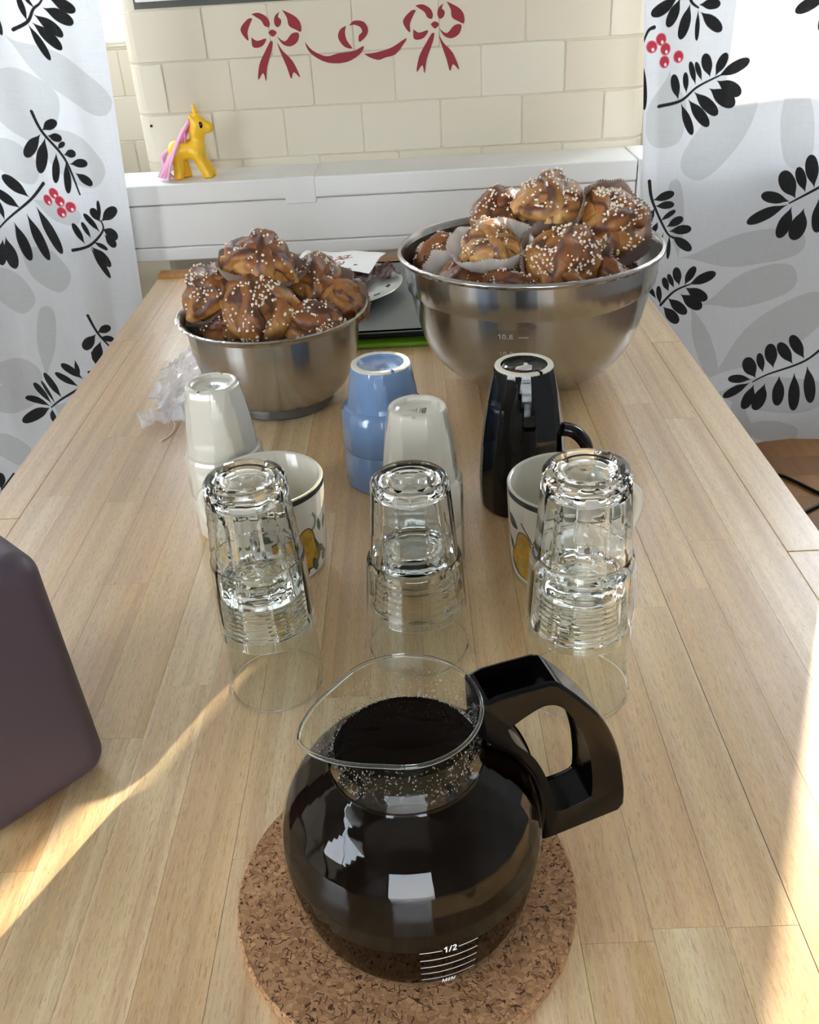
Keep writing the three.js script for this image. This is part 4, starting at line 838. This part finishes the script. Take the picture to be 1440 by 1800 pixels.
// ------------------------------------------------------------------ plum-coloured canister at the left edge
{
  const t = thing('canister', 'matt plum-coloured plastic canister with rounded edges, cut by the left edge of the photo', 'canister', [-0.2245, T, -0.438], 0.82);
  const plum = phys('#4a3d47', 0.5, { clearcoat: 0.15, clearcoatRoughness: 0.5 });
  const g = new RoundedBoxGeometry(0.094, 0.176, 0.15, 10, 0.017), p = g.attributes.position;
  for (let i = 0; i < p.count; i++) { const k = 1 - 0.07 * (p.getY(i) / 0.176 + 0.5); p.setX(i, p.getX(i) * k); p.setZ(i, p.getZ(i) * k); }
  part('canister_body', g.translate(-0.047 + 0.004, 0.0882, -0.075 + 0.004), plum, t);
  part('pour_cap', revolve([[0, 0.012], [0.015, 0.012], [0.017, 0.01], [0.0175, 0]], 48, (b) => 0.0004 * Math.sin(b * 24), 0.6).translate(-0.06, 0.1755, -0.1), plum, t);
}

// ------------------------------------------------------------------ yellow toy unicorn on the trunking
{
  const t = thing('toy_unicorn', 'small yellow plastic toy unicorn with pink hair on the white trunking', 'toy', [-0.375, T + 0.1431, -1.672]);
  const bones = [   // joints in millimetres: from, to, radius at each
    [-24, 46, 0, 8, 46, 0, 17, 15.5], [8, 47, 0, 16, 74, 0, 15, 10], [14, 74, 0, 18, 84, 0, 13, 13.5], [19, 84, 0, 34, 80, 0, 13, 9.5],
    [-25, 42, 8, -24, 20, 9, 12, 8.5], [-24, 20, 9, -27, 5, 9, 8.5, 9.5], [-25, 42, -8, -20, 20, -9, 12, 8.5], [-20, 20, -9, -17, 5, -9, 8.5, 9.5],
    [9, 40, 8, 17, 20, 9, 11, 8], [17, 20, 9, 24, 5, 9, 8, 9.5], [9, 40, -8, 19, 20, -9, 11, 8], [19, 20, -9, 26, 5, -9, 8, 9.5],
    [11, 94, 7, 8, 101, 8, 4.2, 2.0], [11, 94, -7, 8, 101, -8, 4.2, 2.0],
  ];
  const N = 84, span_ = 64, mc = new MarchingCubes(N, doughMat, false, false, 400000);
  mc.isolation = 0; mc.reset();
  const seg = (p, b) => {
    const A = [b[0], b[1], b[2]], D = [b[3] - b[0], b[4] - b[1], b[5] - b[2]], q = [p[0] - A[0], p[1] - A[1], p[2] - A[2]], dd = D[0] * D[0] + D[1] * D[1] + D[2] * D[2];
    const h = clamp01((q[0] * D[0] + q[1] * D[1] + q[2] * D[2]) / dd); return Math.hypot(q[0] - D[0] * h, q[1] - D[1] * h, q[2] - D[2] * h) - lerp(b[6], b[7], h);
  };
  for (let z = 0; z < N; z++) for (let y = 0; y < N; y++) for (let x = 0; x < N; x++) {
    const P = [(x / N * 2 - 1) * span_, (y / N * 2 - 1) * span_ + 52, (z / N * 2 - 1) * span_];
    let d = 1e3; for (const b of bones) { const e = seg(P, b), k = 5, hh = clamp01(0.5 + 0.5 * (d - e) / k); d = lerp(d, e, hh) - k * hh * (1 - hh); }
    if (P[1] < 0.5) d = Math.max(d, 0.5 - P[1]);
    mc.field[x + y * N + z * N * N] = -d;
  }
  mc.update();
  const n = mc.count, g = new THREE.BufferGeometry();
  const pos = new Float32Array(mc.positionArray.slice(0, n * 3)); for (let i = 0; i < n; i++) { pos[i * 3] *= span_ / 1000; pos[i * 3 + 1] = (pos[i * 3 + 1] * span_ + 52) / 1000; pos[i * 3 + 2] *= span_ / 1000; }
  g.setAttribute('position', new THREE.BufferAttribute(pos, 3)); g.setAttribute('normal', new THREE.BufferAttribute(new Float32Array(mc.normalArray.slice(0, n * 3)), 3));
  const yellow = phys('#fdc822', 0.38, { transmission: 0.0, clearcoat: 0.3, clearcoatRoughness: 0.3 });
  part('body', g, yellow, t);
  part('horn', sweep(pathOf([[0.019, 0.092, 0], [0.0165, 0.105, 0], [0.015, 0.117, 0]]), (q) => lerp(0.0062, 0.0026, q) * (1 + 0.08 * Math.sin(q * 40)), 30, 14), yellow, t);
  for (const s of [-1, 1]) { part('eye', new THREE.SphereGeometry(0.0046, 18, 14).scale(0.8, 1.2, 0.45).translate(0.0245, 0.0855, s * 0.0118), blackGloss, t, 'black eye'); }
  const pink = phys('#f4b6d4', 0.55), pinks = [pink, phys('#f7c6dd', 0.5), phys('#e07a9f', 0.55)];
  const hair = (name, from, to, out, n, spread, m) => {
    const strands = []; for (let i = 0; i < n; i++) { const q = (i + 0.5) / n - 0.5, w = rr(-0.0025, 0.0025); strands.push(sweep(pathOf([[from[0], from[1], from[2] + q * 0.008], [lerp(from[0], to[0], 0.35) - out + w, lerp(from[1], to[1], 0.3), from[2] + q * spread * 0.6], [lerp(from[0], to[0], 0.75) - out * 0.6 + w + q * 0.012, lerp(from[1], to[1], 0.72), to[2] + q * spread], [to[0] + w * 2 + q * 0.02, to[1], to[2] + q * spread]]), (t) => lerp(0.0034, 0.0016, t), 24, 6)); }
    part(name, merged(strands), m, t, 'pink hair');
  };
  hair('mane', [0.006, 0.093, 0.002], [-0.052, 0.006, 0.022], 0.0, 30, 0.026, pinks[0]);
  hair('mane', [0.004, 0.086, 0.0], [-0.012, 0.06, 0.008], 0.001, 12, 0.014, pinks[2]);
  hair('tail', [-0.036, 0.050, 0.0], [-0.046, 0.003, 0.004], 0.012, 20, 0.024, pinks[1]);
}

scene.traverse((o) => { if (o.isMesh) { o.castShadow = true; o.receiveShadow = true; } });
renderer.render(scene, camera);
